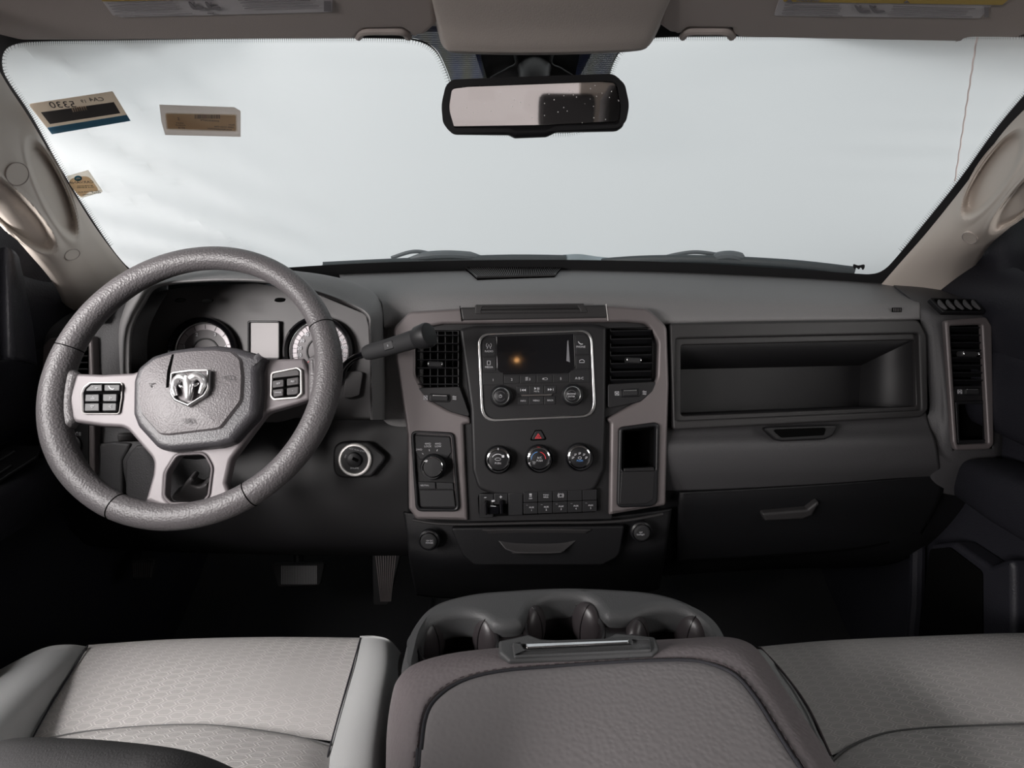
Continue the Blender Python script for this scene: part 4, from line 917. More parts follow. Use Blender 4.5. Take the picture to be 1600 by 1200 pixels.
btn(RP, [(754.5, 530), (774, 526), (774, 556), (754.5, 557)], .003, rad, [txt('RADIO', RP, 764, 549, 3, wz), strip(RP, [(761, 545), (763.8, 538), (766.6, 545)], .8, wz, 'marking'), strip(RP, arcp(763.8, 539.5, 4, 130, 230, 6), .6, wz, 'marking'), strip(RP, arcp(763.8, 539.5, 4, -50, 50, 6), .6, wz, 'marking')], r=4)
btn(RP, [(754.5, 558.5), (774, 557.5), (774.5, 579), (755, 580)], .003, rad, [txt('MEDIA', RP, 764, 573.8, 3, wz), strip(RP, [(761.3, 564), (766, 564), (766, 570), (761.3, 570)], .9, wz, 'marking', closed=True)])
btn(RP, [(899, 522.5), (914, 522), (920, 531), (921, 553.5), (899.5, 554)], .003, rad, [txt('PHONE', RP, 907.5, 542, 3, wz), strip(RP, [(903.5, 533.5), (905, 536), (907.5, 537.8), (910.5, 537.5)], 1.3, wz, 'marking')], r=2)
btn(RP, [(899.5, 555.5), (921, 555), (921, 576), (900, 576.5)], .003, rad, [strip(RP, [(905.5, 566.5), (905.5, 563.5), (908, 562), (911, 562), (913, 564), (913, 566.5)], .8, wz, 'marking', closed=True)])
for a, b, s_, ya, yb in ((754.5, 786.5, '1', 580.5, 600), (787.7, 811.5, '2', 586, 598.5), (812.7, 837.5, '3', 585.8, 598.5), (838.7, 863, '4', 585.6, 598.5), (864.2, 888.3, '5', 585.2, 598), (889.5, 921, 'A·B·C', 579.5, 599)):
    cx = (a + b) / 2; mk_ = [txt(s_, RP, cx + (2.5 if s_ == '3' else -2.5 if s_ == '4' else 0), 592.5 - .02 * (cx - 838), 3.8, wz)]
    if s_ == '3': mk_ += [strip(RP, [(821, 590 + k), (825, 589.5 + k)], .7, wz, 'marking') for k in (0, 2, 4)]
    if s_ == '4': mk_ += [ringc(RP, 852.5, 592, 3, wz, .00025, 'marking', 1.6, 20)]
    btn(RP, quad(a, b, ya, yb), .003, rad, mk_)
for cx, x0, x1, s_ in ((816, 807, 825.3, 'prev'), (838, 826.5, 849.3, 'play'), (860, 850.5, 869, 'next')):
    y = 609 - .02 * (cx - 838); d_ = []
    if s_ == 'prev': d_ = [panel(RP, [(x, y), (x + 3, y - 2), (x + 3, y + 2)], wz, .0005, .0001, m='marking') for x in (815, 818.5)] + [strip(RP, [(813.5, y - 2), (813.5, y + 2)], .7, wz, 'marking')]
    if s_ == 'next': d_ = [panel(RP, [(x + 3, y), (x, y - 2), (x, y + 2)], wz, .0005, .0001, m='marking') for x in (856, 859.5)] + [strip(RP, [(864.5, y - 2), (864.5, y + 2)], .7, wz, 'marking')]
    if s_ == 'play': d_ = [panel(RP, [(838, y - 2), (835, y - 4), (835, y)], wz, .0005, .0001, m='marking'), strip(RP, [(840, y - 3.5), (840, y)], .8, wz, 'marking'), strip(RP, [(842, y - 3.5), (842, y)], .8, wz, 'marking'), txt('MUTE', RP, 838.5, y + 2.6, 2.2, wz)]
    btn(RP, quad(x0, x1, 602.5, 615.5), .003, rad, d_)
for cx, x0, x1, s_ in ((817.5, 809, 825.3, 'INFO'), (838, 826.5, 849.3, 'MENU'), (860, 850.5, 868, 'BACK')):
    btn(RP, quad(x0, x1, 619.5, 632.5), .003, rad, [txt(s_, RP, cx, 626 - .02 * (cx - 838), 2.6, wz)])
mk('chrome_bar', panel(RP, [(813, 616.5), (863.5, 615.2), (861, 618.6), (816, 619.8)], .005, .004, .0008, m='chrome'), rad)
def radknob(px, py, marks, nm='tuning_knob'):
    k = mk(nm, [knobc(RP, px, py, .001, [(17.5, 0), (17.2, .003), (15, .005), (14.2, .017), (13.8, .018)], 'black_plastic')], rad)
    mk('chrome_ring', knobc(RP, px, py, .018, [(13.6, 0), (13.3, .002), (12.2, .003), (11.2, .0022), (10.9, 0)], 'satin_chrome'), k)
    mk('knob_cap', [knobc(RP, px, py, .017, [(11, 0), (10.8, .0022), (9, .0030), (.01, .0032)], 'black_plastic')] + marks, k)
kw = .0206
radknob(783, 619, [ringc(RP, 782, 619, 2.2, kw, .00025, 'marking', n=16, closed=False, a0=120, a1=420), strip(RP, [(782, 616), (782, 618.5)], .7, kw, 'marking'), ringc(RP, 782, 619, 7.5, kw, .0002, 'marking_dim', n=16, closed=False, a0=30, a1=150), ringc(RP, 782, 619, 7.5, kw, .0002, 'marking_dim', n=16, closed=False, a0=210, a1=330)], 'volume_knob')
radknob(894.5, 617, [txt('BROWSE', RP, 893, 615.6, 2.4, kw), txt('ENTER', RP, 893, 619.6, 2.4, kw), ringc(RP, 893, 617.5, 7.5, kw, .0002, 'marking_dim', n=16, closed=False, a0=30, a1=150), ringc(RP, 893, 617.5, 7.5, kw, .0002, 'marking_dim', n=16, closed=False, a0=210, a1=330)])

# ------------------------------------------------------------------ climate controls and hazard switch
KP = face(840, 720, .832)
cc = thing('climate_control', 'row of three round climate knobs with chrome rings below the radio', 'climate control', KP.at(840, 745))
def cknob(px, py, ang, marks):
    base = mk('knob_base', knobc(KP, px, py, 0, [(22.5, 0), (22, .004), (20.5, .006), (19.5, .003), (19, 0)], 'black_plastic'), cc)
    k = mk('climate_knob', [knobc(KP, px + .5, py - .5, .002, [(18.5, 0), (18, .016), (17.8, .018)], 'black_plastic')], cc)
    mk('chrome_ring', knobc(KP, px, py, .019, [(18.4, -.004), (18.3, 0), (17.2, .0032), (15.5, .004), (14.9, .0028), (14.7, 0)], 'chrome'), k)
    mk('knob_cap', [knobc(KP, px, py, .018, [(15, 0), (14.8, .0025), (12, .0034), (.01, .0036)], 'black_plastic')] + marks, k)
    a = radians(ang)
    mk('pointer', ball(KP.at(px + 16.4 * cos(a), py - 16.4 * sin(a), .0225), .0018, .0010, .0008, 'marking', KP.U * cos(a) + KP.V * sin(a), KP.V * cos(a) - KP.U * sin(a), KP.N, 10, 6), k)
kz = .0222
def cx_(px, py): return px, py
cknob(778.5, 718, 90, [ringc(KP, 778, 719.5, 10, kz, .0006, 'marking', n=16, closed=False, a0=55, a1=150), panel(KP, rr(784, 711, 788, 715, 1), kz, .0006, .0001, m='marking'), ringc(KP, 778, 717.5, 4.5, kz, .0003, 'marking', 2, 20), txt('PUSH', KP, 778, 724, 2.8, kz)])
cknob(842, 716.5, 205, [ringc(KP, 841.5, 717, 11, kz, .0005, 'blue_mark', n=16, closed=False, a0=98, a1=185), ringc(KP, 841.5, 717, 11, kz, .0005, 'red_mark', n=16, closed=False, a0=0, a1=78), txt('A/C', KP, 843, 715.5, 3.2, kz), txt('PUSH', KP, 843, 720, 2.8, kz), txt('MAX', KP, 834.5, 722, 1.7, kz), txt('A/C', KP, 834.5, 724.5, 1.7, kz)])
vm_ = []
for a in (10, 50, 90, 130, 170):
    x, y = 905.5 + 10.5 * cos(radians(a)), 716 - 8 * sin(radians(a)); vm_ += [ringc(KP, x, y, 1.1, kz, .00025, 'marking', n=10), strip(KP, [(x - 1.5, y + 2), (x + 1, y + 1), (x + 2, y - 1)], .7, kz, 'marking')]
cknob(905, 714, 175, vm_ + [ringc(KP, 906, 715.5, 2.6, kz, .0003, 'marking', 1.8, 16), txt('PUSH', KP, 906, 720, 2.8, kz, 'blue_mark')])
hz = thing('hazard_switch', 'trapezoid hazard light button with a red triangle above the middle climate knob', 'hazard button', KP.at(841, 688))
mk('switch_body', [panel(KP, fil([(827, 689, 3), (836, 672, 3), (846, 671.5, 3), (855, 687.5, 3)], 3), .001, .005, .0008, m='gap_black'), panel(KP, fil([(829.5, 687.5, 3), (837, 673.5, 3), (845.5, 673, 3), (852.5, 686.2, 3)], 3), .003, .004, .001, m='button_black', br=3)], hz)
mk('triangle', [strip(KP, [(836.3, 685), (841, 678), (845.5, 684.5)], 1.7, .0036, 'red_mark', closed=True), strip(KP, [(839.4, 683.4), (841, 681), (842.6, 683.2)], .9, .0036, 'red_mark', closed=True)], hz)

# ------------------------------------------------------------------ switch bank
SP = face(840, 786, .838, -4)
sb = thing('switch_bank', 'row of black auxiliary switches with a trailer brake slider below the climate knobs', 'switch panel', SP.at(840, 805))
mk('bank_frame', panel(SP, fil([(746, 772, 8), (932, 764.5, 8), (936, 800, 8), (748, 808, 8)], 6), .003, .006, .0012, m='gap_black'), sb)
colx = [817.5, 840.5, 863.5, 887, 910, 933]
def q4(x0, x1, a, b): s_ = -.036; return [(x0, a + s_ * (x0 - 840)), (x1, a + s_ * (x1 - 840)), (x1, b + s_ * (x1 - 840)), (x0, b + s_ * (x0 - 840))]
tops = ['OFF', 'TOW', 'BRK', '', '']
for i in range(5):
    cx = (colx[i] + colx[i + 1]) / 2; s_ = -.036 * (cx - 840); y = 775.5 + s_
    if i == 0: mks = [panel(SP, rr(cx - 2, y - 4.5, cx + 2, y - 3, .4), .0062, .0004, .0001, m='marking'), strip(SP, [(cx - 1.5, y - 2.4), (cx - .5, y - 1), (cx - 1.5, y + .4)], .7, .0062, 'marking'), strip(SP, [(cx + .6, y - 2.4), (cx + 1.6, y - 1), (cx + .6, y + .4)], .7, .0062, 'marking'), txt('OFF', SP, cx, y + 3.2, 2.2, .0062)]
    elif i == 1: mks = [txt('TOW/', SP, cx + 1, y - 1.5, 2.2, .0062), txt('HAUL', SP, cx + 1, y + 1.8, 2.2, .0062)]
    elif i == 2: mks = [ringc(SP, cx + 1, y, 2.6, .0062, .0003, 'marking', n=20), strip(SP, arcp(cx + 1, y, 4.4, 130, 230, 6), .7, .0062, 'marking'), strip(SP, arcp(cx + 1, y, 4.4, -50, 50, 6), .7, .0062, 'marking')]
    else: mks = []
    btn(SP, q4(colx[i] + .4, colx[i + 1] - .4, 768.2, 784.4), .006, sb, mks, nm='switch')
    btn(SP, q4(colx[i] + .4, colx[i + 1] - .4, 785.2, 802.5), .006, sb, [txt('AUX', SP, cx + 1.5, 792.5 + s_, 2.6, .0062), txt(str(i + 1), SP, cx + 1.5, 797 + s_, 2.8, .0062), strip(SP, [(cx - 7, 789 + s_), (cx - 4, 789 + s_)], .6, .0062, 'marking_dim')], nm='switch')
br_ = mk('brake_control', [panel(SP, q4(749, 771, 769, 806), .005, .004, .001, m='button_black'), panel(SP, q4(771.8, 793.5, 769, 786), .005, .004, .001, m='button_black'), panel(SP, q4(794.2, 816.8, 769, 804), .005, .004, .001, m='button_black'), strip(SP, [(756.5, 777.6), (760, 777.5)], .8, .0056, 'marking'), strip(SP, [(780.5, 776.5), (784.5, 776.4)], .8, .0056, 'marking'), strip(SP, [(782.5, 774.5), (782.5, 778.5)], .8, .0056, 'marking')], sb)
mk('brake_slider', [panel(SP, fil([(756.5, 784), (761.5, 784), (762, 805), (757.5, 805)], 2), .014, .014, .002, m='black_gloss'), panel(SP, fil([(780, 783), (786, 783), (786, 804), (781, 804)], 2), .014, .014, .002, m='black_gloss'), panel(SP, fil([(762, 792), (780, 791), (780, 803), (762, 804)], 1), .008, .006, .001, m='black_gloss'), panel(SP, fil([(767.5, 782), (773.5, 781.6), (773, 784), (768.5, 784.4)], 1), .008, .003, .0005, m='marking'), strip(SP, [(766.5, 790.5), (775, 791.2)], .9, .0085, 'marking')], br_)

# ------------------------------------------------------------------ four wheel drive selector
QP = face(680, 735, .835)
fw = thing('drive_mode_selector', 'drive mode selector panel with a round knob left of the climate controls', 'drive selector', QP.at(683, 800))
qo = fil([(641, 673, 10), (709, 676, 10), (719, 800, 10), (649, 800, 12)], 6); qi = fil([(646, 677, 6), (705, 680, 6), (713, 795, 6), (654, 794, 6)], 6)
mk('selector_bezel', panel(QP, qo, .005, .012, .003, m='black_plastic', holes=[qi], br=4), fw)
mk('selector_face', [panel(QP, qi, -.001, .004, .0004, m='panel_dark'), panel(QP, fil([(648, 680, 3), (703, 683, 3), (706, 706, 2), (699, 716), (656, 718), (649, 706, 2)], 2), .0005, .003, .001, m='button_black'),
                     txt('4WD', QP, 668.5, 693.5, 3, .0011), txt('LOCK', QP, 668.5, 697.5, 3, .0011), txt('4WD', QP, 684.5, 693.5, 3, .0011), txt('LOW', QP, 684.5, 697.5, 3, .0011), txt('2WD', QP, 654.8, 702.5, 3, .0011),
                     strip(QP, [(659.5, 708), (661.5, 710)], 1, .001, 'marking'), strip(QP, [(670.5, 702), (671, 705)], 1, .001, 'marking'), strip(QP, [(683.5, 702), (682.5, 705)], 1, .001, 'marking')], fw)
kk = mk('selector_knob', [knobc(QP, 677.5, 729, .0, [(20.5, 0), (20, .006), (17, .009), (16.5, .022), (16, .023)], 'black_plastic')], fw)
mk('chrome_ring', [knobc(QP, 676, 730, .023, [(16.3, -.002), (15.8, .002), (14.8, .0026), (14.4, 0)], 'chrome'), ball(QP.at(666, 720, .0245), .0024, .0024, .001, 'marking', QP.U, QP.V, QP.N, 10, 6)], kk)
mk('knob_cap', knobc(QP, 676, 730, .022, [(14.6, 0), (14, .002), (.01, .0024)], 'button_black'), kk)
btn(QP, [(653.5, 752.5), (680, 753.5), (680.5, 764), (654.5, 763.5)], .0025, fw, [txt('NEUTRAL', QP, 663.5, 758.5, 2.2, .0029)])
btn(QP, [(681.5, 753.5), (707.5, 754.5), (708.5, 764.5), (682, 764)], .0025, fw)
btn(QP, [(655.5, 765.5), (708.5, 766), (711.5, 792), (657.5, 791.5)], .0025, fw, nm='blank_cover')

# pocket right of the climate controls
PP = face(997, 727, .835)
pc = thing('phone_pocket', 'tall black pocket in the centre bezel right of the climate controls', 'storage pocket', PP.at(997, 795))
po = fil([(967, 668, 9), (1024, 660, 9), (1031, 664, 6), (1028, 786, 10), (1018, 792, 8), (964, 794, 9)], 6)
mk('pocket_bezel', [panel(PP, po, .006, .014, .003, m='black_plastic', holes=[fil([(973, 673), (1025, 667), (1024, 735), (972, 735)], 4)], br=4), panel(PP, fil([(971, 737), (1023, 736), (1021, 780), (1010, 787), (968, 789)], 4), .0065, .004, .001, m='panel_dark')], pc)
mk('pocket_box', recess(PP, [(974, 674), (1024, 668), (1023, 735), (973, 735)], [(976, 674), (1012, 672), (1011, 725), (976, 728)], 'gap_black', .90), pc, solid=.001, off=1)
mk('pocket_lip', panel(PP, fil([(975, 732), (1022, 730), (1023, 736), (975, 737)], 1), .008, .006, .001, m='panel_dark'), pc)

# drawer and power outlets under the stack
UP = face(840, 855, .852, -6)
dr = mk('drawer', [panel(UP, fil([(704, 825), (976, 822), (968, 870, 20), (940, 884, 12), (740, 884, 16), (722, 868, 12)], 4), .004, .012, .003, m='panel_black', br=3)], dash)
rows = [[UP.at(x, y, w_) for x, y, w_ in r] for r in ([(752, 828, .006), (800, 827, .006), (880, 827, .006), (925, 828, .006)], [(775, 842, .003), (810, 845, .002), (870, 845, .002), (905, 841, .003)], [(790, 858, .012), (812, 864, .016), (870, 864, .016), (884, 858, .012)])]
mk('pull_lip', surf(rows, 'panel_mid', 6, 6), dr, solid=.002)
mk('drawer_line', strip(UP, [(800, 864), (877, 863)], 1.0, .018, 'panel_grey'), dr)
mk('lower_lip', tube(spline([D0.at(x, y, .008) for x, y in ((645, 812), (700, 819), (838, 817), (960, 815), (1036, 803))], 8), .0022, 'panel_mid', 8), dash)
def outlet(lab, px, py, t1, t2):
    pl = face(px, py, .85, -8); t = thing('power_outlet', lab, 'power outlet', pl.at(px, py + 16), 'power outlets at the foot of the centre stack')
    mk('socket_ring', knobc(pl, px, py, .0, [(17, 0), (16.5, .006), (14, .008), (13, .004)], 'black_plastic'), t)
    mk('socket_cap', [knobc(pl, px, py, .0, [(13, 0), (12.5, .010), (10, .012), (.01, .0125)], 'rubber'), txt(t1, pl, px, py + 3, 2.3, .0128), txt(t2, pl, px, py + 6.5, 2.3, .0128), strip(pl, arcp(px, py, 11, 60, 130, 8), .8, .0118, 'panel_grey')], t)
outlet('black capped power outlet left of the drawer under the drive mode selector', 671, 842, '12V DC', 'POWER')
outlet('black capped power outlet right of the drawer under the tall pocket', 1001, 829, '12V', 'OUTLET')

# ignition
IP = face(553, 718, .852)
ig = thing('ignition_switch', 'round ignition switch with a silver ring right of the steering wheel', 'ignition switch', IP.at(553, 745))
mk('switch_pod', panel(IP, fil([(520, 690, 20), (575, 690, 10), (606, 715, 12), (580, 746, 10), (520, 748, 20)], 8), .004, .012, .004, m='panel_dark', br=4), ig)
mk('silver_ring', knobc(IP, 555, 718, .004, [(26, 0), (25.5, .004), (24, .005), (21.5, .005), (20.5, .002)], 'silver_paint'), ig)
mk('lock_cylinder', [knobc(IP, 555, 718, .003, [(21, 0), (20.5, .004), (12, .004), (11, .008), (8, .009), (.01, .009)], 'black_plastic'), panel(IP, tilt(rr(550, 715.5, 560, 720.5, 1), 555, 718, 25), .0125, .001, .0002, m='gap_black'),
                     txt('ACC RUN START', IP, 559, 703.5, 2.6, .0074, ang=-12), txt('OFF', IP, 540, 713, 2.4, .0074, ang=65), txt('ENGINE', IP, 554, 731.5, 2.6, .0074)], ig)

# ------------------------------------------------------------------ instrument cluster
cl = thing('instrument_cluster', 'instrument cluster with two round gauges and a small screen behind the steering wheel', 'instrument cluster', CP.at(390, 640))
mk('cluster_face', panel(CP, fil([(206, 520), (216, 496), (242, 456), (300, 446), (400, 442), (490, 457), (572, 491), (581, 530), (581, 660), (204, 660)], 6), -.006, .008, .001, m='panel_grey'), cl)
def gauge(cx, cy, R, marks, n, a0, a1, nm):
    g = mk('gauge', [knobc(CP, cx, cy, -.004, [(R + 8, 0), (R + 7, .012), (R + 3, .016), (R, .012), (R - 1, .001)], 'black_gloss', 64)], cl)
    mk('silver_ring', ringc(CP, cx, cy, R, .006, .0011, 'satin_chrome'), g)
    mk('dial_face', [panel(CP, circ(cx, cy, R - .5, n=64), .002, .002, .0002, m='gauge_face'), panel(CP, circ(cx, cy, R - 2.5, n=64), .0028, .001, .0002, m='gauge_ring', holes=[circ(cx, cy, R - 11, n=64)]), panel(CP, circ(cx, cy, 22, n=48), .0035, .002, .0006, m='panel_dark', holes=[circ(cx, cy, 19.5, n=48)])]
       + [strip(CP, [(cx + (R - 3) * cos(radians(a)), cy - (R - 3) * sin(radians(a))), (cx + (R - 10) * cos(radians(a)), cy - (R - 10) * sin(radians(a)))], .9, .0034, 'sticker_ink') for a in [a0 + (a1 - a0) * i / n for i in range(n + 1)]]
       + [txt(s_, CP, x, y, 5.2, .0034, 'marking', bold=.15) for s_, x, y in marks], g)
    nd = mk('needle', tube([CP.at(cx, cy, .006), CP.at(cx + 30 * cos(radians(222)), cy - 30 * sin(radians(222)), .006)], [.0016, .0006], 'red_mark', 6), g)
gauge(320.5, 550, 46, [('1', 288, 542), ('2', 307.5, 523), ('3', 336, 523), ('4', 352, 542), ('0', 284, 566), ('5', 356, 566)], 10, 210, -30, 'tachometer')
gauge(500, 549, 47, [('0', 474, 570), ('10', 467.5, 555), ('20', 468, 544), ('30', 472, 532.5), ('40', 479, 523), ('50', 489, 515), ('60', 502, 513), ('70', 514, 516), ('80', 525.5, 522.5), ('90', 532.5, 531.5), ('100', 535, 543), ('110', 535, 555), ('120', 531, 566)], 24, 215, -35, 'speedometer')
mk('cluster_screen', [panel(CP, rr(386, 501, 437, 562, 3), .002, .008, .002, m='black_plastic', holes=[rr(390, 504, 434, 559, 2)]), panel(CP, rr(389, 503, 435, 560, 2), -.001, .002, .0002, m='lcd')], cl)
mk('cluster_trim', [panel(CP, fil([(540, 580), (568, 580), (562, 618), (548, 622), (536, 622)], 6), .0, .004, .0015, m='panel_grey', br=3)], cl)
#PART4
# ------------------------------------------------------------------ steering column, wheel, gear lever
col_ = thing('steering_column', 'dark steering column shroud between the wheel and the dashboard', 'steering column', W(300, 640, .80))
cring = lambda x, y, d, rx, ry: [W(px, py, d) for px, py in circ(x, y, rx, ry, 28)]
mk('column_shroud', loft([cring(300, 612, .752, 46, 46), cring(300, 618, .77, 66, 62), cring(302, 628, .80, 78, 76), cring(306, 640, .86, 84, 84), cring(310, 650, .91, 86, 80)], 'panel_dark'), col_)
mk('column_bracket', [panel(face(305, 760, .80, -30), sp2([(268, 776), (280, 768), (288, 756), (296, 748), (302, 752), (300, 758), (310, 762), (322, 758), (326, 772), (320, 784), (276, 784)], 4), 0, .02, .003, m='panel_grey')], col_)
WP = face(302, 591, .725, 17)
wh = thing('steering_wheel', 'black leather grain four spoke steering wheel with a chrome ram emblem', 'steering wheel', WP.O)
R0, r0 = .180, .0165
def wr(a, rr_=R0, w=0): return WP.P(rr_ * cos(radians(a)), rr_ * sin(radians(a)), w)
def wang(px, py): u, v = WP.uv(px, py, 0); return math.degrees(math.atan2(v, u)) % 360
seams = sorted([wang(100, 542), wang(500, 511), wang(186, 786), wang(392, 776)])   # right-top, left, lower-left, lower-right
def rimr(a):
    k = 0
    for c in (seams[0] - 32, seams[1] + 30): k = max(k, 1 - sst(8, 42, abs((a - c + 180) % 360 - 180)))
    return r0 * (1 + .10 * k)
NN = 160
pts = [wr(360 * i / NN) for i in range(NN)]
rim_ = mk('rim', tube(pts, [rimr(360 * i / NN) for i in range(NN)], 'wheel_grain', 28, closed=True, ref=WP.N), wh)
for a in seams:
    c = wr(a); tdir = (wr(a + 1) - wr(a - 1)).normalized(); e1 = (c - WP.O).normalized()
    mk('rim_seam', tube([c + (e1 * cos(q) + WP.N * sin(q)) * (rimr(a) + .0001) for q in [2 * pi * i / 32 for i in range(32)]], .0007, 'gap_black', 6, closed=True), rim_)
# spokes: one satin casting with an opening at the bottom
def zw(p): return (40 + .4 * p[0], 370 + .4 * p[1]) + tuple(q * .4 for q in p[2:])
Z = lambda L: [zw(p) for p in L]
spo = fil(Z([(196, 532, 20), (300, 536), (420, 530), (560, 470), (900, 478), (1086, 472, 6), (1110, 540), (1112, 632, 20), (1060, 650, 60), (940, 684, 60), (802, 868, 60), (782, 960), (800, 1006, 6), (700, 1062), (560, 1062), (466, 1030, 6), (494, 930), (500, 872, 60), (388, 742, 60), (300, 738), (180, 722, 30), (166, 630)]), 0)
sph = fil(Z([(592, 850, 40), (700, 845, 40), (730, 900, 50), (716, 1010, 30), (690, 1040, 30), (570, 1042, 30), (542, 1015, 30), (548, 920, 60)]), 0)
sk = mk('spoke_frame', panel(WP, spo, .004, .016, .0045, m='spoke_satin', holes=[sph], br=5), wh)
mk('spoke_opening_rim', tube([WP.at(x, y, .0035) for x, y in sph], .0016, 'spoke_satin', 8, closed=True), sk)
# rim roots where the leather meets the spokes
for L_ in ([(120, 500, 40), (168, 506, 20), (202, 532, 12), (188, 580, 60), (180, 640, 60), (188, 714, 12), (165, 745, 20), (120, 750), (90, 640), (92, 560)],
           [(1180, 440), (1128, 450, 20), (1100, 468, 12), (1098, 540), (1098, 634, 12), (1118, 664, 20), (1180, 690), (1205, 600), (1200, 500)],
           [(452, 1030, 12), (476, 1026, 12), (560, 1050, 60), (640, 1056), (700, 1050, 60), (784, 1004, 12), (815, 1010, 12), (820, 1070), (740, 1110), (560, 1120), (440, 1080)]):
    mk('spoke_boot', panel(WP, fil(Z(L_), 20), .0065, .018, .0085, m='wheel_grain', br=6), rim_)
# airbag cover
ab = fil(Z([(412, 560, 40), (430, 508, 60), (490, 460, 60), (570, 436), (650, 424), (740, 418), (820, 428), (890, 448), (935, 468, 6), (918, 480), (908, 520, 20), (910, 600), (902, 690, 60), (806, 798, 40), (750, 816, 40), (560, 834, 40), (508, 826, 60), (428, 738, 40), (410, 690, 40)]), 0)
ai = fil(Z([(436, 560, 40), (446, 510, 60), (500, 468, 60), (575, 446), (650, 436), (740, 432), (815, 440), (852, 470, 30), (860, 540), (856, 640, 60), (770, 752, 30), (740, 758, 20), (560, 780, 20), (518, 778, 40), (442, 692, 40), (434, 640)]), 0)
bag = mk('airbag_cover', [panel(WP, ab, .022, .030, .010, m='airbag_edge', br=5)], wh)
def dome(pl, ol, w, h, m, n=14):
    """gently crowned cushion over an outline"""
    P = [Vector(pl.uv(x, y, w)) for x, y in ol]; c = sum(P, Vector((0, 0))) / len(P); v, f = [], []; k = len(P)
    for i in range(n + 1):
        s = 1 - i / n
        for p in P: q = c + (p - c) * max(s, .001); v.append(pl.P(q.x, q.y, w + h * (1 - s ** 2.2) - (.006 if i == 0 else 0)))
    for i in range(n):
        for j in range(k): f.append((i * k + j, i * k + (j + 1) % k, (i + 1) * k + (j + 1) % k, (i + 1) * k + j))
    return chunk(v, f, m)
mk('cover_face', dome(WP, ai, .0245, .008, 'airbag_grain'), bag)
mk('cover_groove', [tube(spline([WP.at(*zw(p), w_) for p, w_ in (((578, 462), .0245), ((570, 490), .0272), ((560, 530), .030), ((556, 590), .031))], 5), .0022, 'gap_black', 8)], bag)
mk('cover_groove', [tube(spline([WP.at(*zw(p), w_) for p, w_ in (((736, 458), .0245), ((731, 486), .0270), ((726, 520), .0292))], 5), .0014, 'airbag_grain', 8)], bag)
mk('airbag_print', [txt('SRS', WP, 40 + .4 * 632, 370 + .4 * 720, 7, .0325, 'emboss', 3), strip(WP, Z([(482, 572), (490, 588), (492, 576), (508, 572)]), .8, .031, 'emboss', closed=True), strip(WP, Z([(768, 546), (800, 542), (804, 560), (790, 556), (770, 552)]), .9, .0315, 'emboss', closed=True)], bag)
# emblem
def ze(p): return (240 + p[0] / 8.575, 540 + p[1] / 8.575) + tuple(q / 8.575 for q in p[2:])
E = lambda L: [ze(p) for p in L]
em = mk('emblem', panel(WP, fil(E([(218, 355, 20), (470, 322), (750, 315, 20), (742, 560, 60), (700, 660, 100), (455, 815, 10), (260, 735, 120), (205, 640, 60), (205, 500)]), 0), .038, .010, .0022, m='satin_chrome', holes=[fil(E([(252, 378, 8), (470, 345), (700, 338, 8), (705, 560, 50), (650, 655, 70), (455, 768, 10), (290, 700, 80), (245, 620, 60)]), 0)], br=4), wh)
mk('emblem_field', panel(WP, fil(E([(235, 365), (720, 325), (720, 600, 60), (455, 790), (270, 715, 60), (230, 640)]), 1), .033, .004, .0005, m='spoke_satin'), em)
def horn(pp, rr_): P = spline([WP.at(*ze(p), w_) for p, w_ in pp], 6); n_ = len(P); return tube(P, [(rr_[0] + (rr_[1] - rr_[0]) * (i / (n_ - 1)) ** 1.3) for i in range(n_)], 'ram_chrome', 14)
mk('horn', horn([((450, 470), .040), ((410, 430), .043), ((345, 425), .043), ((290, 480), .040), ((268, 560), .038), ((285, 630), .038), ((300, 672), .037)], (.0052, .0026)), em)
mk('horn', horn([((495, 470), .040), ((530, 425), .043), ((590, 405), .043), ((645, 440), .041), ((670, 510), .038), ((645, 580), .038), ((622, 640), .037)], (.0058, .0024)), em)
hp = spline([WP.at(*ze(p), w_) for p, w_ in (((475, 450), .040), ((470, 520), .042), ((468, 600), .041), ((462, 680), .040), ((458, 735), .038))], 5)
mk('ram_head', [tube(hp, [.0080 - .0048 * (i / (len(hp) - 1)) ** .8 for i in range(len(hp))], 'ram_chrome', 14), ball(WP.at(*ze((365, 545)), .038), .0042, .0020, .002, 'chrome', (WP.U + WP.V * -.8).normalized(), (WP.V + WP.U * .8).normalized(), WP.N, 12, 8), ball(WP.at(*ze((572, 525)), .038), .0042, .0020, .002, 'chrome', (WP.U + WP.V * .8).normalized(), (WP.V - WP.U * .8).normalized(), WP.N, 12, 8)], em)
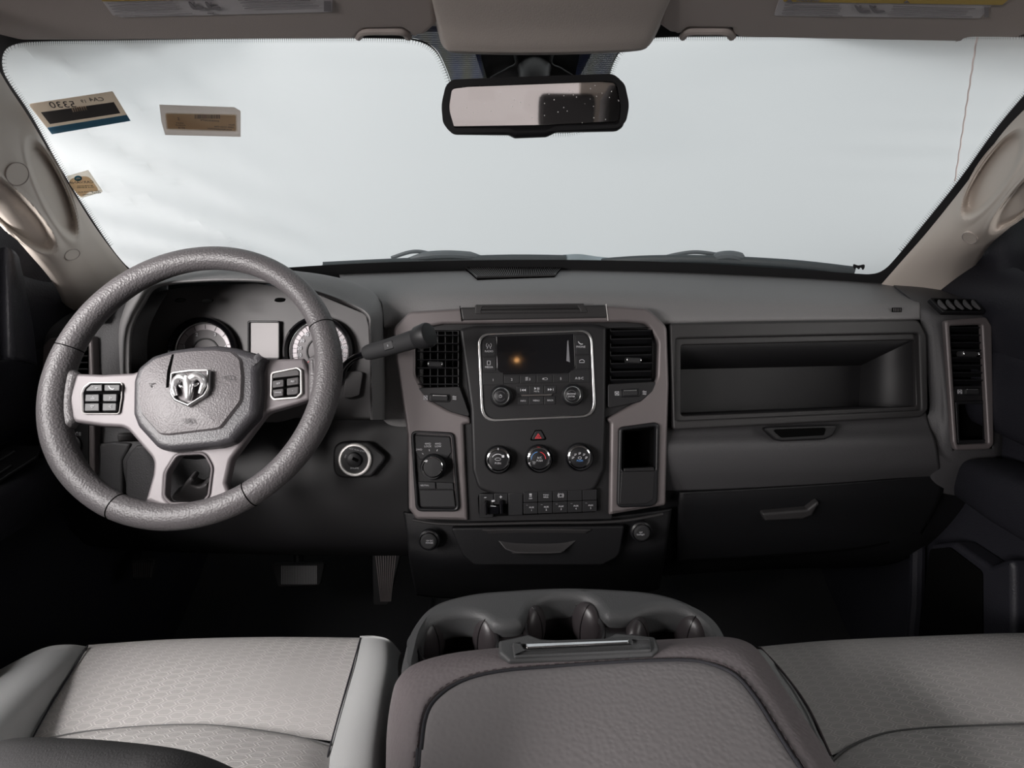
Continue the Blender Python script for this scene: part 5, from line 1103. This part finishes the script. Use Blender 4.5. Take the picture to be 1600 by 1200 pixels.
# left button pad
pod = mk('button_pad', panel(WP, fil(Z([(222, 610, 10), (230, 590, 20), (252, 572, 14), (374, 572, 10), (372, 630), (362, 688, 12), (226, 688, 14)]), 0), .007, .006, .0015, m='gap_black', br=3), wh)
mk('pad_rim', tube([WP.at(x, y, .006) for x, y in fil(Z([(219, 610, 10), (228, 588, 20), (250, 570, 14), (377, 570, 10), (375, 630), (365, 691, 12), (221, 691, 14)]), 0)], .0008, 'silver_paint', 6, closed=True), pod)
for L_, mk_ in (([(236, 594), (256, 576), (300, 576), (300, 603), (234, 604)], [txt('"', WP, 40 + .4 * 262, 370 + .4 * 588, 3, .0105), txt('vr', WP, 40 + .4 * 277, 370 + .4 * 590, 3.6, .0105)]), ([(306, 576), (370, 576), (368, 602), (305, 603)], [strip(WP, Z([(324, 582), (330, 592), (340, 596), (346, 592)]), 1.4, .0105, 'marking')]),
                ([(232, 614), (288, 613), (288, 644), (230, 645)], [strip(WP, Z([(254, 632), (262, 625), (270, 632)]), .8, .0105, 'marking', closed=True)]), ([(300, 613), (358, 612), (356, 644), (300, 644)], [strip(WP, Z([(328, 624), (336, 630), (328, 636)]), .8, .0105, 'marking', closed=True)]),
                ([(230, 649), (288, 648), (288, 681), (228, 682)], [strip(WP, Z([(252, 660), (260, 668), (268, 660)]), .8, .0105, 'marking', closed=True)]), ([(299, 648), (356, 648), (354, 680), (298, 681)], [strip(WP, Z([(334, 656), (326, 662), (334, 668)]), .8, .0105, 'marking', closed=True)])):
    mk('wheel_button', [panel(WP, fil(Z(L_), 2.2), .010, .004, .0012, m='black_plastic', br=3)] + mk_, pod)
# right button pad
pod = mk('button_pad', [panel(WP, fil(Z([(956, 528, 16), (1062, 508, 16), (1078, 520, 8), (1080, 612, 14), (1060, 630, 14), (966, 638, 16), (954, 622, 14)]), 0), .008, .005, .001, m='silver_paint', holes=[fil(Z([(964, 534, 10), (1060, 514, 10), (1071, 524, 6), (1072, 608, 10), (1056, 624, 10), (970, 630, 12), (961, 618, 10)]), 0)], br=3)], wh)
mk('pad_backing', panel(WP, fil(Z([(960, 530), (1074, 512), (1076, 622), (960, 634)]), 4), .005, .003, .0004, m='gap_black'), pod)
for L_, mk_ in (([(966, 540), (972, 533), (1058, 517), (1068, 526), (1068, 540), (964, 552)], []), ([(965, 562), (1008, 556), (1008, 584), (964, 590)], [txt('SET', WP, 40 + .4 * 987, 370 + .4 * 573, 2.6, .0105)]), ([(1020, 554), (1066, 547), (1066, 575), (1020, 582)], [txt('RES', WP, 40 + .4 * 1043, 370 + .4 * 565, 2.6, .0105)]),
                ([(965, 597), (1007, 592), (1006, 620), (968, 626)], [txt('CANCEL', WP, 40 + .4 * 986, 370 + .4 * 608, 2.0, .0105)]), ([(1020, 590), (1066, 584), (1064, 610), (1056, 615), (1020, 618)], [txt('-', WP, 40 + .4 * 1043, 370 + .4 * 600, 3, .0105)])):
    mk('wheel_button', [panel(WP, fil(Z(L_), 2), .009, .004, .001, m='panel_grey', br=3)] + mk_, pod)

# gear lever on the column
gl = thing('gear_lever', 'black column gear lever with a chrome rod right of the steering wheel', 'gear lever', W(540, 590, .79))
mk('lever_rod', tube(spline([W(515, 628, .80), W(531, 592, .785), W(538, 574, .775), (W(553, 560, .765)), W(580, 550, .752)], 7), [.0075 - .0028 * min(1, i / 20) for i in range(29)], 'black_gloss', 16), gl)
gp = [W(572, 552, .756), W(580, 549.5, .752), W(605, 543, .74), W(630, 535.5, .728), W(652, 528.5, .717)]
mk('grip', tube(spline(gp, 6), [.0095, .0098, .0100, .0103, .0106, .0109] + [.0111 + .0001 * i for i in range(19)], 'rubber', 24), gl)
mk('lever_cap', [tube([W(651, 529, .7175), W(654, 528, .716), W(668, 523.8, .709), W(671, 522.8, .7075), W(672, 522.4, .707)], [.0135, .0155, .0170, .0160, .0120], 'button_black', 28)], gl)
ax_ = (W(652, 528.5, .717) - W(580, 549.5, .752)).normalized(); bn = AZ - ax_ * AZ.dot(ax_); bn.normalize()
gpl = Plane(W(615, 539.5, .735) + bn * .0105, ax_, bn.cross(ax_), bn)
mk('overdrive_button', [panel(gpl, fil([(-.008, -.0055), (.008, -.0055), (.008, .0055), (-.008, .0055)], .002), .0016, .004, .001, m='button_black', uv=True), panel(gpl, fil([(-.001, -.0015), (.001, -.0015), (.001, .0015), (-.001, .0015)], .0003), .0022, .001, .0001, m='marking_dim', uv=True)], gl)

# ------------------------------------------------------------------ pedals
def pedal(nm, lab, cat, ol, d, tilt_, nr, m, armpts, x0, x1, ya, yb, tp=0, strip_m='pedal_metal', lw=1.6):
    pl = face(sum(p[0] for p in ol) / len(ol), sum(p[1] for p in ol) / len(ol), d, tilt_)
    t = thing(nm, lab, cat, pl.O)
    p_ = mk('pedal_pad', panel(pl, fil(ol, 6), 0, .012, .003, m=m, br=3), t)
    mk('tread', [strip(pl, [(x0 + (x1 - x0) * i / (nr - 1), ya), (x0 + (x1 - x0) * i / (nr - 1) + tp * ((nr - 1) / 2 - i), yb)], lw, .0012, strip_m, .0016) for i in range(nr)], p_)['kind'] = 'stuff'
    mk('pedal_arm', tube([W(*q_) for q_ in armpts], .010, 'black_plastic', 10), t)
pedal('brake_pedal', 'wide ribbed brake pedal in the dark driver footwell', 'pedal', [(424, 880), (508, 879), (500, 915), (434, 918)], 1.16, 10, 22, 'rubber', [(466, 880, 1.18), (466, 840, 1.20)], 440, 494, 884, 913)
pedal('accelerator_pedal', 'long narrow ribbed accelerator pedal right of the brake pedal', 'pedal', [(581, 860), (628, 858), (607, 946), (583, 947)], 1.12, 5, 9, 'rubber', [(604, 870, 1.14), (604, 840, 1.18)], 587, 618, 866, 940, 2.0, 'trim_warm', 1.4)
pedal('parking_brake_pedal', 'small ribbed parking brake pedal at the far left of the driver footwell', 'pedal', [(205, 876), (243, 872), (234, 906), (202, 907)], 1.02, 5, 9, 'rubber', [(225, 880, 1.04), (228, 850, 1.08)], 207, 236, 880, 902, .4, 'panel_grey', 1.2)

# ------------------------------------------------------------------ centre console with three cup holders
ZC = .566
CL = level(ZC)
con = thing('centre_console', 'dark grey centre console with three round cup wells between the seats', 'centre console', Vector((.03, .40, .02)))
c_out = sp2([(626, 1055), (632, 1012), (645, 975), (676, 942), (735, 924), (810, 917), (880, 914), (950, 916), (1020, 922), (1075, 938), (1112, 965), (1138, 1000), (1165, 1060), (1180, 1130), (900, 1150), (640, 1130)], 6)
c_hole = sp2([(652, 1010), (657, 992), (672, 972), (700, 960), (728, 957), (752, 962), (770, 974), (790, 977), (814, 973), (822, 960), (834, 943), (856, 932), (882, 929), (910, 931), (930, 941), (944, 958), (960, 963), (990, 961), (1012, 953), (1040, 949), (1070, 953), (1096, 967), (1112, 986), (1117, 1008), (1100, 1050), (900, 1075), (680, 1050)], 6)
mk('console_top', panel(CL, c_out, .0, .040, .010, m='console_grain', holes=[c_hole], br=6), con)
cuv = [CL.uv(x, y, 0) for x, y in c_out]; cm = Vector((sum(a for a, b in cuv) / len(cuv), sum(b for a, b in cuv) / len(cuv)))
mk('console_body', loft([[CL.P(cm.x + (a - cm.x) * s, cm.y + (b - cm.y) * s, z_) for a, b in cuv] for s, z_ in ((.985, -.14), (.965, -.25), (.93, -.50))], 'panel_dark'), con)
mk('console_body', loft([[CL.P(cm.x + (a - cm.x) * s, cm.y + (b - cm.y) * s, z_) for a, b in cuv] for s, z_ in ((.985, -.035), (.985, -.14))], 'panel_dark', caps=False), con)
def up_(px, py, w): return CL.uv(px, py, w)
cups = [((715, 1000), .0415), ((881, 978), .0425), ((1052, 998), .0425)]
cc_ = []
for (px, py), R in cups:
    u, v = CL.uv(px, py, -.012); cc_.append((u, v, R))
cyl = lambda u, v, r, n=48: [(u + r * cos(2 * pi * i / n), v + r * sin(2 * pi * i / n)) for i in range(n)]
huv = [CL.uv(x, y, -.012) for x, y in c_out]; hm = Vector((sum(a for a, b in huv) / len(huv), sum(b for a, b in huv) / len(huv)))
mk('well_deck', panel(CL, [(hm.x + (a - hm.x) * .93, hm.y + (b - hm.y) * .93) for a, b in huv], -.016, .006, .002, m='cup_black', uv=True, holes=[cyl(u, v, R) for u, v, R in cc_]), con)
for i, (u, v, R) in enumerate(cc_):
    prof = [(R + .002, -.013), (R + .001, -.015), (R - .003, -.03), (R - .006, -.075), (R - .010, -.082), (.001, -.083)]
    Pn = [CL.P(u, v, h) for _, h in prof]; n = 48; vv, ff = [], []
    for (r, h) in prof:
        for k in range(n): a = 2 * pi * k / n; vv.append(CL.P(u + r * cos(a), v + r * sin(a), h))
    for q_ in range(len(prof) - 1):
        for k in range(n): ff.append((q_ * n + k, (q_ + 1) * n + k, (q_ + 1) * n + (k + 1) % n, q_ * n + (k + 1) % n))
    ch = chunk(vv, ff, 'cup_black'); ch['open'] = True
    cup = mk('cup_well', [ch, tube([CL.P(u + (R + .001) * cos(2 * pi * k / 48), v + (R + .001) * sin(2 * pi * k / 48), -.0150) for k in range(48)], .0011, 'cup_black', 8, closed=True)], con, solid=.002, off=1)
    for a in (38, 150):
        a_ = radians(a); e = Vector((cos(a_), sin(a_), 0)); c = CL.P(u, v, -.036) + e * (R - .006)
        mk('cup_gripper', [ball(c + e * .004, .014, .024, .032, 'cup_rubber', e, Vector((-e.y, e.x, 0)), Vector((0, 0, 1)), 24, 16), tube([c + e * .004 + (Vector((0, 0, 1)) * .0322 * cos(q_) - e * .0142 * sin(q_)) for q_ in [pi * k / 16 for k in range(17)]], .0007, 'cup_black', 6)], cup)

# folded armrest
ar = thing('folded_middle_seat', 'folded middle seat back with a stitched grey vinyl pad between the two front seats', 'folding seat', Vector((.03, .2, .47)))
A0 = .612
def on(px, py, z): return onz(px, py, z)
def arow(y_, zf, xl, xr, zt, drop=0):
    # cross rows in world: xl..xr at given world y
    pass
# outline of the lid in pixels (front edge then both sides), lofted as nested rings
# (px, py, z): outer silhouette bottom, outer top bulge, seam
front_sil = [(604, 1200), (606, 1140), (612, 1095), (622, 1062), (648, 1038), (700, 1022), (770, 1013), (860, 1008), (960, 1003), (1060, 998), (1130, 995), (1168, 1004), (1192, 1026), (1225, 1075), (1262, 1130), (1308, 1200)]
seam_l = [(655, 1200), (659, 1160), (664, 1125), (676, 1098), (704, 1074), (740, 1058), (790, 1048), (860, 1042), (940, 1036), (1020, 1032), (1080, 1032), (1118, 1040), (1150, 1056), (1180, 1090), (1212, 1140), (1250, 1200)]
def ext(L_, z):   # world points, then extended straight back towards the seat backs
    P = [on(x, y, z) for x, y in L_]; ta, tb = P[0] - P[2], P[-1] - P[-3]
    a = P[0] + Vector((.06, -(P[0].y + .12), 0)); b = P[-1] + Vector((.04, -(P[-1].y + .12), 0))
    return [a, P[0] + (P[0] - P[1])] + P + [P[-1] + (P[-1] - P[-2]), b]
cen = on(900, 1180, A0)
def shrink(L_, k, cx=905, cy=1250): return [(cx + (x - cx) * k, cy + (y - cy) * k) for x, y in L_]
rowsA = [ext([(x + (3 if x < 900 else -3), y + 22) for x, y in front_sil], .50), ext([(x, y + 6) for x, y in front_sil], .545), ext(front_sil, .580), ext([(a[0] * .65 + b[0] * .35, a[1] * .7 + b[1] * .3) for a, b in zip(front_sil, seam_l)], .602), ext([(a[0] * .2 + b[0] * .8, a[1] * .2 + b[1] * .8) for a, b in zip(front_sil, seam_l)], .6082), ext(seam_l, .605)]
mk('armrest_edge', surf(rowsA, 'vinyl_band', 6, 6), ar)
sb_ = shrink(seam_l, .975)
rowsB = [ext(seam_l, .605), ext(sb_, .611), ext(shrink(seam_l, .8), .613), ext(shrink(seam_l, .5), .614), ext(shrink(seam_l, .15), .614), ext(shrink(seam_l, .001), .614)]
mk('armrest_pad', surf(rowsB, 'vinyl', 6, 6), ar)
sp_ = spline(ext(seam_l, .6098), 8)
mk('piping', tube(sp_, .0015, 'seam_dark', 8), ar)
st = []
s2_ = spline(ext([(a[0] * .12 + b[0] * .88, a[1] * .12 + b[1] * .88) for a, b in zip(front_sil, seam_l)], .6098), 16)
acc = 0
for i in range(len(s2_) - 1):
    seg = (s2_[i + 1] - s2_[i]).length; acc += seg
    if acc > .0065:
        d_ = (s2_[i + 1] - s2_[i]).normalized(); st.append(tube([s2_[i] - d_ * .0019, s2_[i] + d_ * .0019], .0005, 'thread', 5)); acc = 0
so = mk('stitching', st, ar); so['kind'] = 'stuff'
mk('armrest_base', [box((-.115, -.12, .40), (.190, .36, .53), 'panel_dark', .02, 3)], ar)
# latch at the front of the lid
LP = level(.600)
la = mk('latch_plate', [panel(level(.604), fil([(779, 1000, 4), (826, 990, 8), (845, 997, 14), (900, 1000, 20), (945, 996, 14), (962, 988, 8), (990, 990, 6), (1024, 994, 8), (1031, 1012, 6), (1020, 1022, 6), (900, 1028), (795, 1032, 8), (780, 1018, 8)], 5), .008, .020, .003, m='console_grain', br=4)], ar)
mk('latch_step', panel(level(.604), fil([(800, 1003), (1016, 996), (1019, 1016), (803, 1026)], 4), .0105, .006, .0015, m='console_grain', holes=[fil([(814, 1004), (985, 999), (988, 1006), (820, 1014)], 3)], br=3), la)
mk('chrome_strip', panel(level(.604), fil([(821, 1005), (984, 999), (982, 1004), (823, 1012)], 1), .0135, .004, .0010, m='chrome', br=3), la)

# ------------------------------------------------------------------ seats
def seat(nm, lab, parts_, group=None):
    t = thing(nm, lab, 'seat', parts_['base']); return t
ds = seat('driver_seat', 'light grey cloth driver seat with a hexagon pattern cushion at the lower left', {'base': Vector((-.38, .25, .02))})
def srow(L_): return [onz(x, y, z) for x, y, z in L_]
# centre cushion panel: rows from the front roll to the back (world heights)
mk('cushion_panel', surf([
    srow([(136, 1050, .34), (300, 1045, .34), (450, 1042, .34), (562, 1040, .34)]),
    srow([(134, 1016, .43), (300, 1008, .43), (450, 1004, .43), (564, 1006, .43)]),
    srow([(137, 1010, .452), (250, 1001, .458), (400, 997, .459), (563, 998, .456)]),
    srow([(112, 1050, .466), (250, 1036, .476), (400, 1030, .476), (553, 1034, .468)]),
    srow([(78, 1105, .468), (230, 1090, .478), (390, 1085, .478), (537, 1090, .468)]),
    srow([(48, 1160, .464), (200, 1140, .472), (340, 1137, .473), (518, 1158, .464)])], 'seat_hex', 10, 10), ds)
mk('rear_cushion', surf([
    srow([(48, 1160, .462), (120, 1145, .466), (200, 1137, .470), (270, 1133, .472), (340, 1134, .472), (430, 1145, .468), (480, 1155, .466), (518, 1166, .462)]),
    srow([(44, 1172, .468), (120, 1156, .474), (200, 1147, .480), (270, 1143, .482), (340, 1144, .482), (430, 1156, .478), (480, 1165, .474), (516, 1178, .466)]),
    srow([(10, 1260, .476), (110, 1250, .486), (190, 1245, .492), (250, 1242, .494), (330, 1242, .494), (420, 1248, .488), (470, 1255, .482), (505, 1262, .472)]),
    srow([(-120, 1500, .47), (20, 1500, .48), (140, 1500, .485), (220, 1500, .485), (300, 1500, .485), (380, 1500, .48), (430, 1500, .475), (460, 1500, .47)])], 'seat_hex', 6, 8), ds)
mk('inner_bolster', surf([
    srow([(560, 1040, .34), (590, 1042, .34), (618, 1050, .34), (634, 1060, .33)]),
    srow([(562, 1000, .452), (588, 999, .46), (612, 1006, .455), (628, 1022, .43)]),
    srow([(562, 997, .458), (586, 998, .470), (608, 1006, .470), (622, 1036, .45), (628, 1080, .40)][:4]),
    srow([(554, 1030, .466), (580, 1026, .480), (606, 1034, .480), (622, 1064, .46)]),
    srow([(537, 1090, .466), (566, 1086, .484), (596, 1090, .484), (616, 1110, .46)]),
    srow([(518, 1160, .464), (550, 1156, .486), (586, 1160, .486), (608, 1180, .46)]),
    srow([(505, 1215, .464), (540, 1215, .486), (580, 1215, .486), (604, 1230, .46)]),
    srow([(450, 1500, .464), (490, 1500, .486), (540, 1500, .486), (580, 1500, .46)])], 'seat_side', 8, 8), ds)
mk('outer_bolster', surf([
    srow([(138, 1050, .34), (100, 1052, .34), (50, 1060, .34), (0, 1080, .33), (-60, 1110, .33)]),
    srow([(137, 1013, .45), (110, 1010, .462), (70, 1014, .462), (20, 1036, .45), (-40, 1070, .42)]),
    srow([(132, 1018, .458), (100, 1016, .478), (62, 1024, .484), (10, 1052, .47), (-50, 1090, .42)]),
    srow([(112, 1052, .464), (80, 1050, .494), (30, 1056, .505), (-40, 1082, .49), (-110, 1120, .42)]),
    srow([(78, 1105, .466), (40, 1098, .505), (-20, 1104, .520), (-90, 1130, .50), (-160, 1170, .42)]),
    srow([(48, 1160, .462), (0, 1150, .510), (-70, 1156, .525), (-140, 1180, .50), (-220, 1220, .42)]),
    srow([(-120, 1500, .47), (-200, 1480, .51), (-260, 1480, .525), (-330, 1500, .50), (-420, 1520, .42)])], 'seat_side', 8, 8), ds)
for L_ in ([(137, 1009, .459), (112, 1049, .469), (78, 1104, .471), (48, 1158, .468)], [(563, 997, .4605), (553, 1033, .470), (537, 1089, .470), (518, 1158, .468), (505, 1210, .466)], [(48, 1160, .466), (120, 1145, .470), (200, 1137, .4735), (270, 1133, .4755), (340, 1134, .4755), (430, 1145, .472), (480, 1155, .469), (518, 1164, .466)]):
    mk('seat_seam', tube(spline(srow(L_), 8), .0010, 'seam_soft' if L_[-1][0] > 510 else 'seam_dark', 6), ds)
mk('seat_base', box((-.66, -.10, .06), (-.22, .50, .36), 'seat_dark_cloth', .03, 3), ds)
# backrest edge nearest the lens: world-space loft, reclining
def wedge(L_): return [[W(x, y, d) for x, y, d in r] for r in L_]
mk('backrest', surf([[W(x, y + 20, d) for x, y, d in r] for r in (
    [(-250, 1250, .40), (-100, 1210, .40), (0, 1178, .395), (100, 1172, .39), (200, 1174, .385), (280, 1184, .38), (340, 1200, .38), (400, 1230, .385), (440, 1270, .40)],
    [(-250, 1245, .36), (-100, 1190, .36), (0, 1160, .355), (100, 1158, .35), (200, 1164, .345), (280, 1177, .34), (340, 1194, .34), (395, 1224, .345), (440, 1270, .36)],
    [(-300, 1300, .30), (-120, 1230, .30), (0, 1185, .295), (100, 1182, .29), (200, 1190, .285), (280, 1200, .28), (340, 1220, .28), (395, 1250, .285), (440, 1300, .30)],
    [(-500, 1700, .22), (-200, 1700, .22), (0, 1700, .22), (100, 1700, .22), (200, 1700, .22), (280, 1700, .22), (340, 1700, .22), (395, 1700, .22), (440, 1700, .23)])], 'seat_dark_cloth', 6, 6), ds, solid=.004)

ps = seat('passenger_seat', 'light grey cloth passenger seat with a hexagon pattern cushion at the lower right', {'base': Vector((.48, .25, .02))})
mk('cushion_panel', surf([
    srow([(1195, 1050, .34), (1300, 1045, .34), (1450, 1040, .34), (1600, 1038, .34), (1700, 1040, .34)]),
    srow([(1184, 1018, .43), (1300, 1008, .43), (1450, 1002, .43), (1600, 998, .43), (1720, 1000, .43)]),
    srow([(1188, 1013, .450), (1300, 1003, .458), (1450, 996, .460), (1600, 991, .460), (1740, 992, .455)]),
    srow([(1222, 1050, .460), (1330, 1040, .474), (1480, 1034, .478), (1640, 1030, .478), (1790, 1030, .466)]),
    srow([(1262, 1105, .462), (1380, 1095, .476), (1540, 1088, .480), (1700, 1084, .480), (1860, 1084, .466)]),
    srow([(1300, 1180, .462), (1400, 1146, .472), (1560, 1136, .476), (1730, 1134, .476), (1900, 1150, .464)])], 'seat_hex', 10, 10), ps)
mk('rear_cushion', surf([
    srow([(1296, 1192, .460), (1330, 1166, .464), (1380, 1147, .468), (1440, 1139, .472), (1520, 1135, .474), (1620, 1132, .474), (1720, 1134, .472), (1860, 1150, .464)]),
    srow([(1304, 1206, .464), (1340, 1178, .472), (1390, 1158, .478), (1450, 1150, .482), (1530, 1146, .484), (1630, 1143, .484), (1730, 1146, .482), (1880, 1165, .47)]),
    srow([(1370, 1270, .474), (1410, 1255, .484), (1450, 1250, .490), (1510, 1246, .492), (1590, 1244, .494), (1690, 1244, .494), (1790, 1250, .488), (1940, 1270, .474)]),
    srow([(1560, 1500, .47), (1600, 1500, .48), (1640, 1500, .485), (1700, 1500, .485), (1780, 1500, .485), (1880, 1500, .485), (1980, 1500, .48), (2120, 1500, .47)])], 'seat_hex', 6, 8), ps)
mk('inner_bolster', surf([
    srow([(1196, 1054, .34), (1180, 1050, .34), (1160, 1050, .33)]), srow([(1187, 1014, .45), (1176, 1016, .45), (1165, 1030, .43)]),
    srow([(1222, 1051, .460), (1206, 1056, .458), (1196, 1068, .43)]), srow([(1262, 1106, .460), (1244, 1112, .458), (1232, 1126, .43)]),
    srow([(1300, 1181, .460), (1284, 1190, .458), (1272, 1204, .43)]), srow([(1540, 1500, .460), (1520, 1510, .458), (1500, 1520, .43)])], 'seat_side', 6, 8), ps)
mk('seat_seam', tube(spline(srow([(1296, 1191, .463), (1330, 1165, .468), (1380, 1146, .472), (1440, 1138, .476), (1520, 1134, .478), (1620, 1131, .478), (1720, 1133, .476)]), 8), .0011, 'seam_soft', 6), ps)
mk('seat_seam', tube(spline(srow([(1188, 1012, .453), (1222, 1049, .463), (1262, 1104, .465), (1298, 1180, .465)]), 8), .0014, 'thread', 6), ps)
mk('seat_base', box((.26, -.10, .06), (.70, .50, .36), 'seat_dark_cloth', .03, 3), ps)
mk('backrest', loft([[Vector((.45 + .25 * math.copysign(abs(cos(a)) ** .5, cos(a)), y_ + .06 * math.copysign(abs(sin(a)) ** .5, sin(a)), z_)) for a in [2 * pi * k / 32 for k in range(32)]] for y_, z_ in ((-.12, .42), (-.15, .60), (-.19, .80), (-.24, .97), (-.26, 1.0))], 'seat_side'), ps)
mk('headrest', loft([[Vector((.45 + .12 * k2 * math.copysign(abs(cos(a)) ** .5, cos(a)), -.27 + .045 * k2 * math.copysign(abs(sin(a)) ** .5, sin(a)), z_)) for a in [2 * pi * k / 32 for k in range(32)]] for k2, z_ in ((.8, 1.01), (1, 1.04), (1, 1.12), (.8, 1.16))], 'seat_dark_cloth'), ps)
# rear bench, seen only in the mirror
rb = thing('rear_bench', 'grey rear bench seat with headrests, reflected in the rear view mirror', 'seat', Vector((0, -1.3, .02)))
mk('cushion', box((-.68, -1.45, .08), (.68, -.95, .46), 'seat_side', .04, 3), rb)
mk('backrest', box((-.68, -1.58, .40), (.68, -1.40, .98), 'seat_side', .04, 3), rb)
for x_ in (-.42, .42): mk('headrest', box((x_ - .14, -1.57, .98), (x_ + .14, -1.46, 1.14), 'seat_dark_cloth', .04, 3), rb)
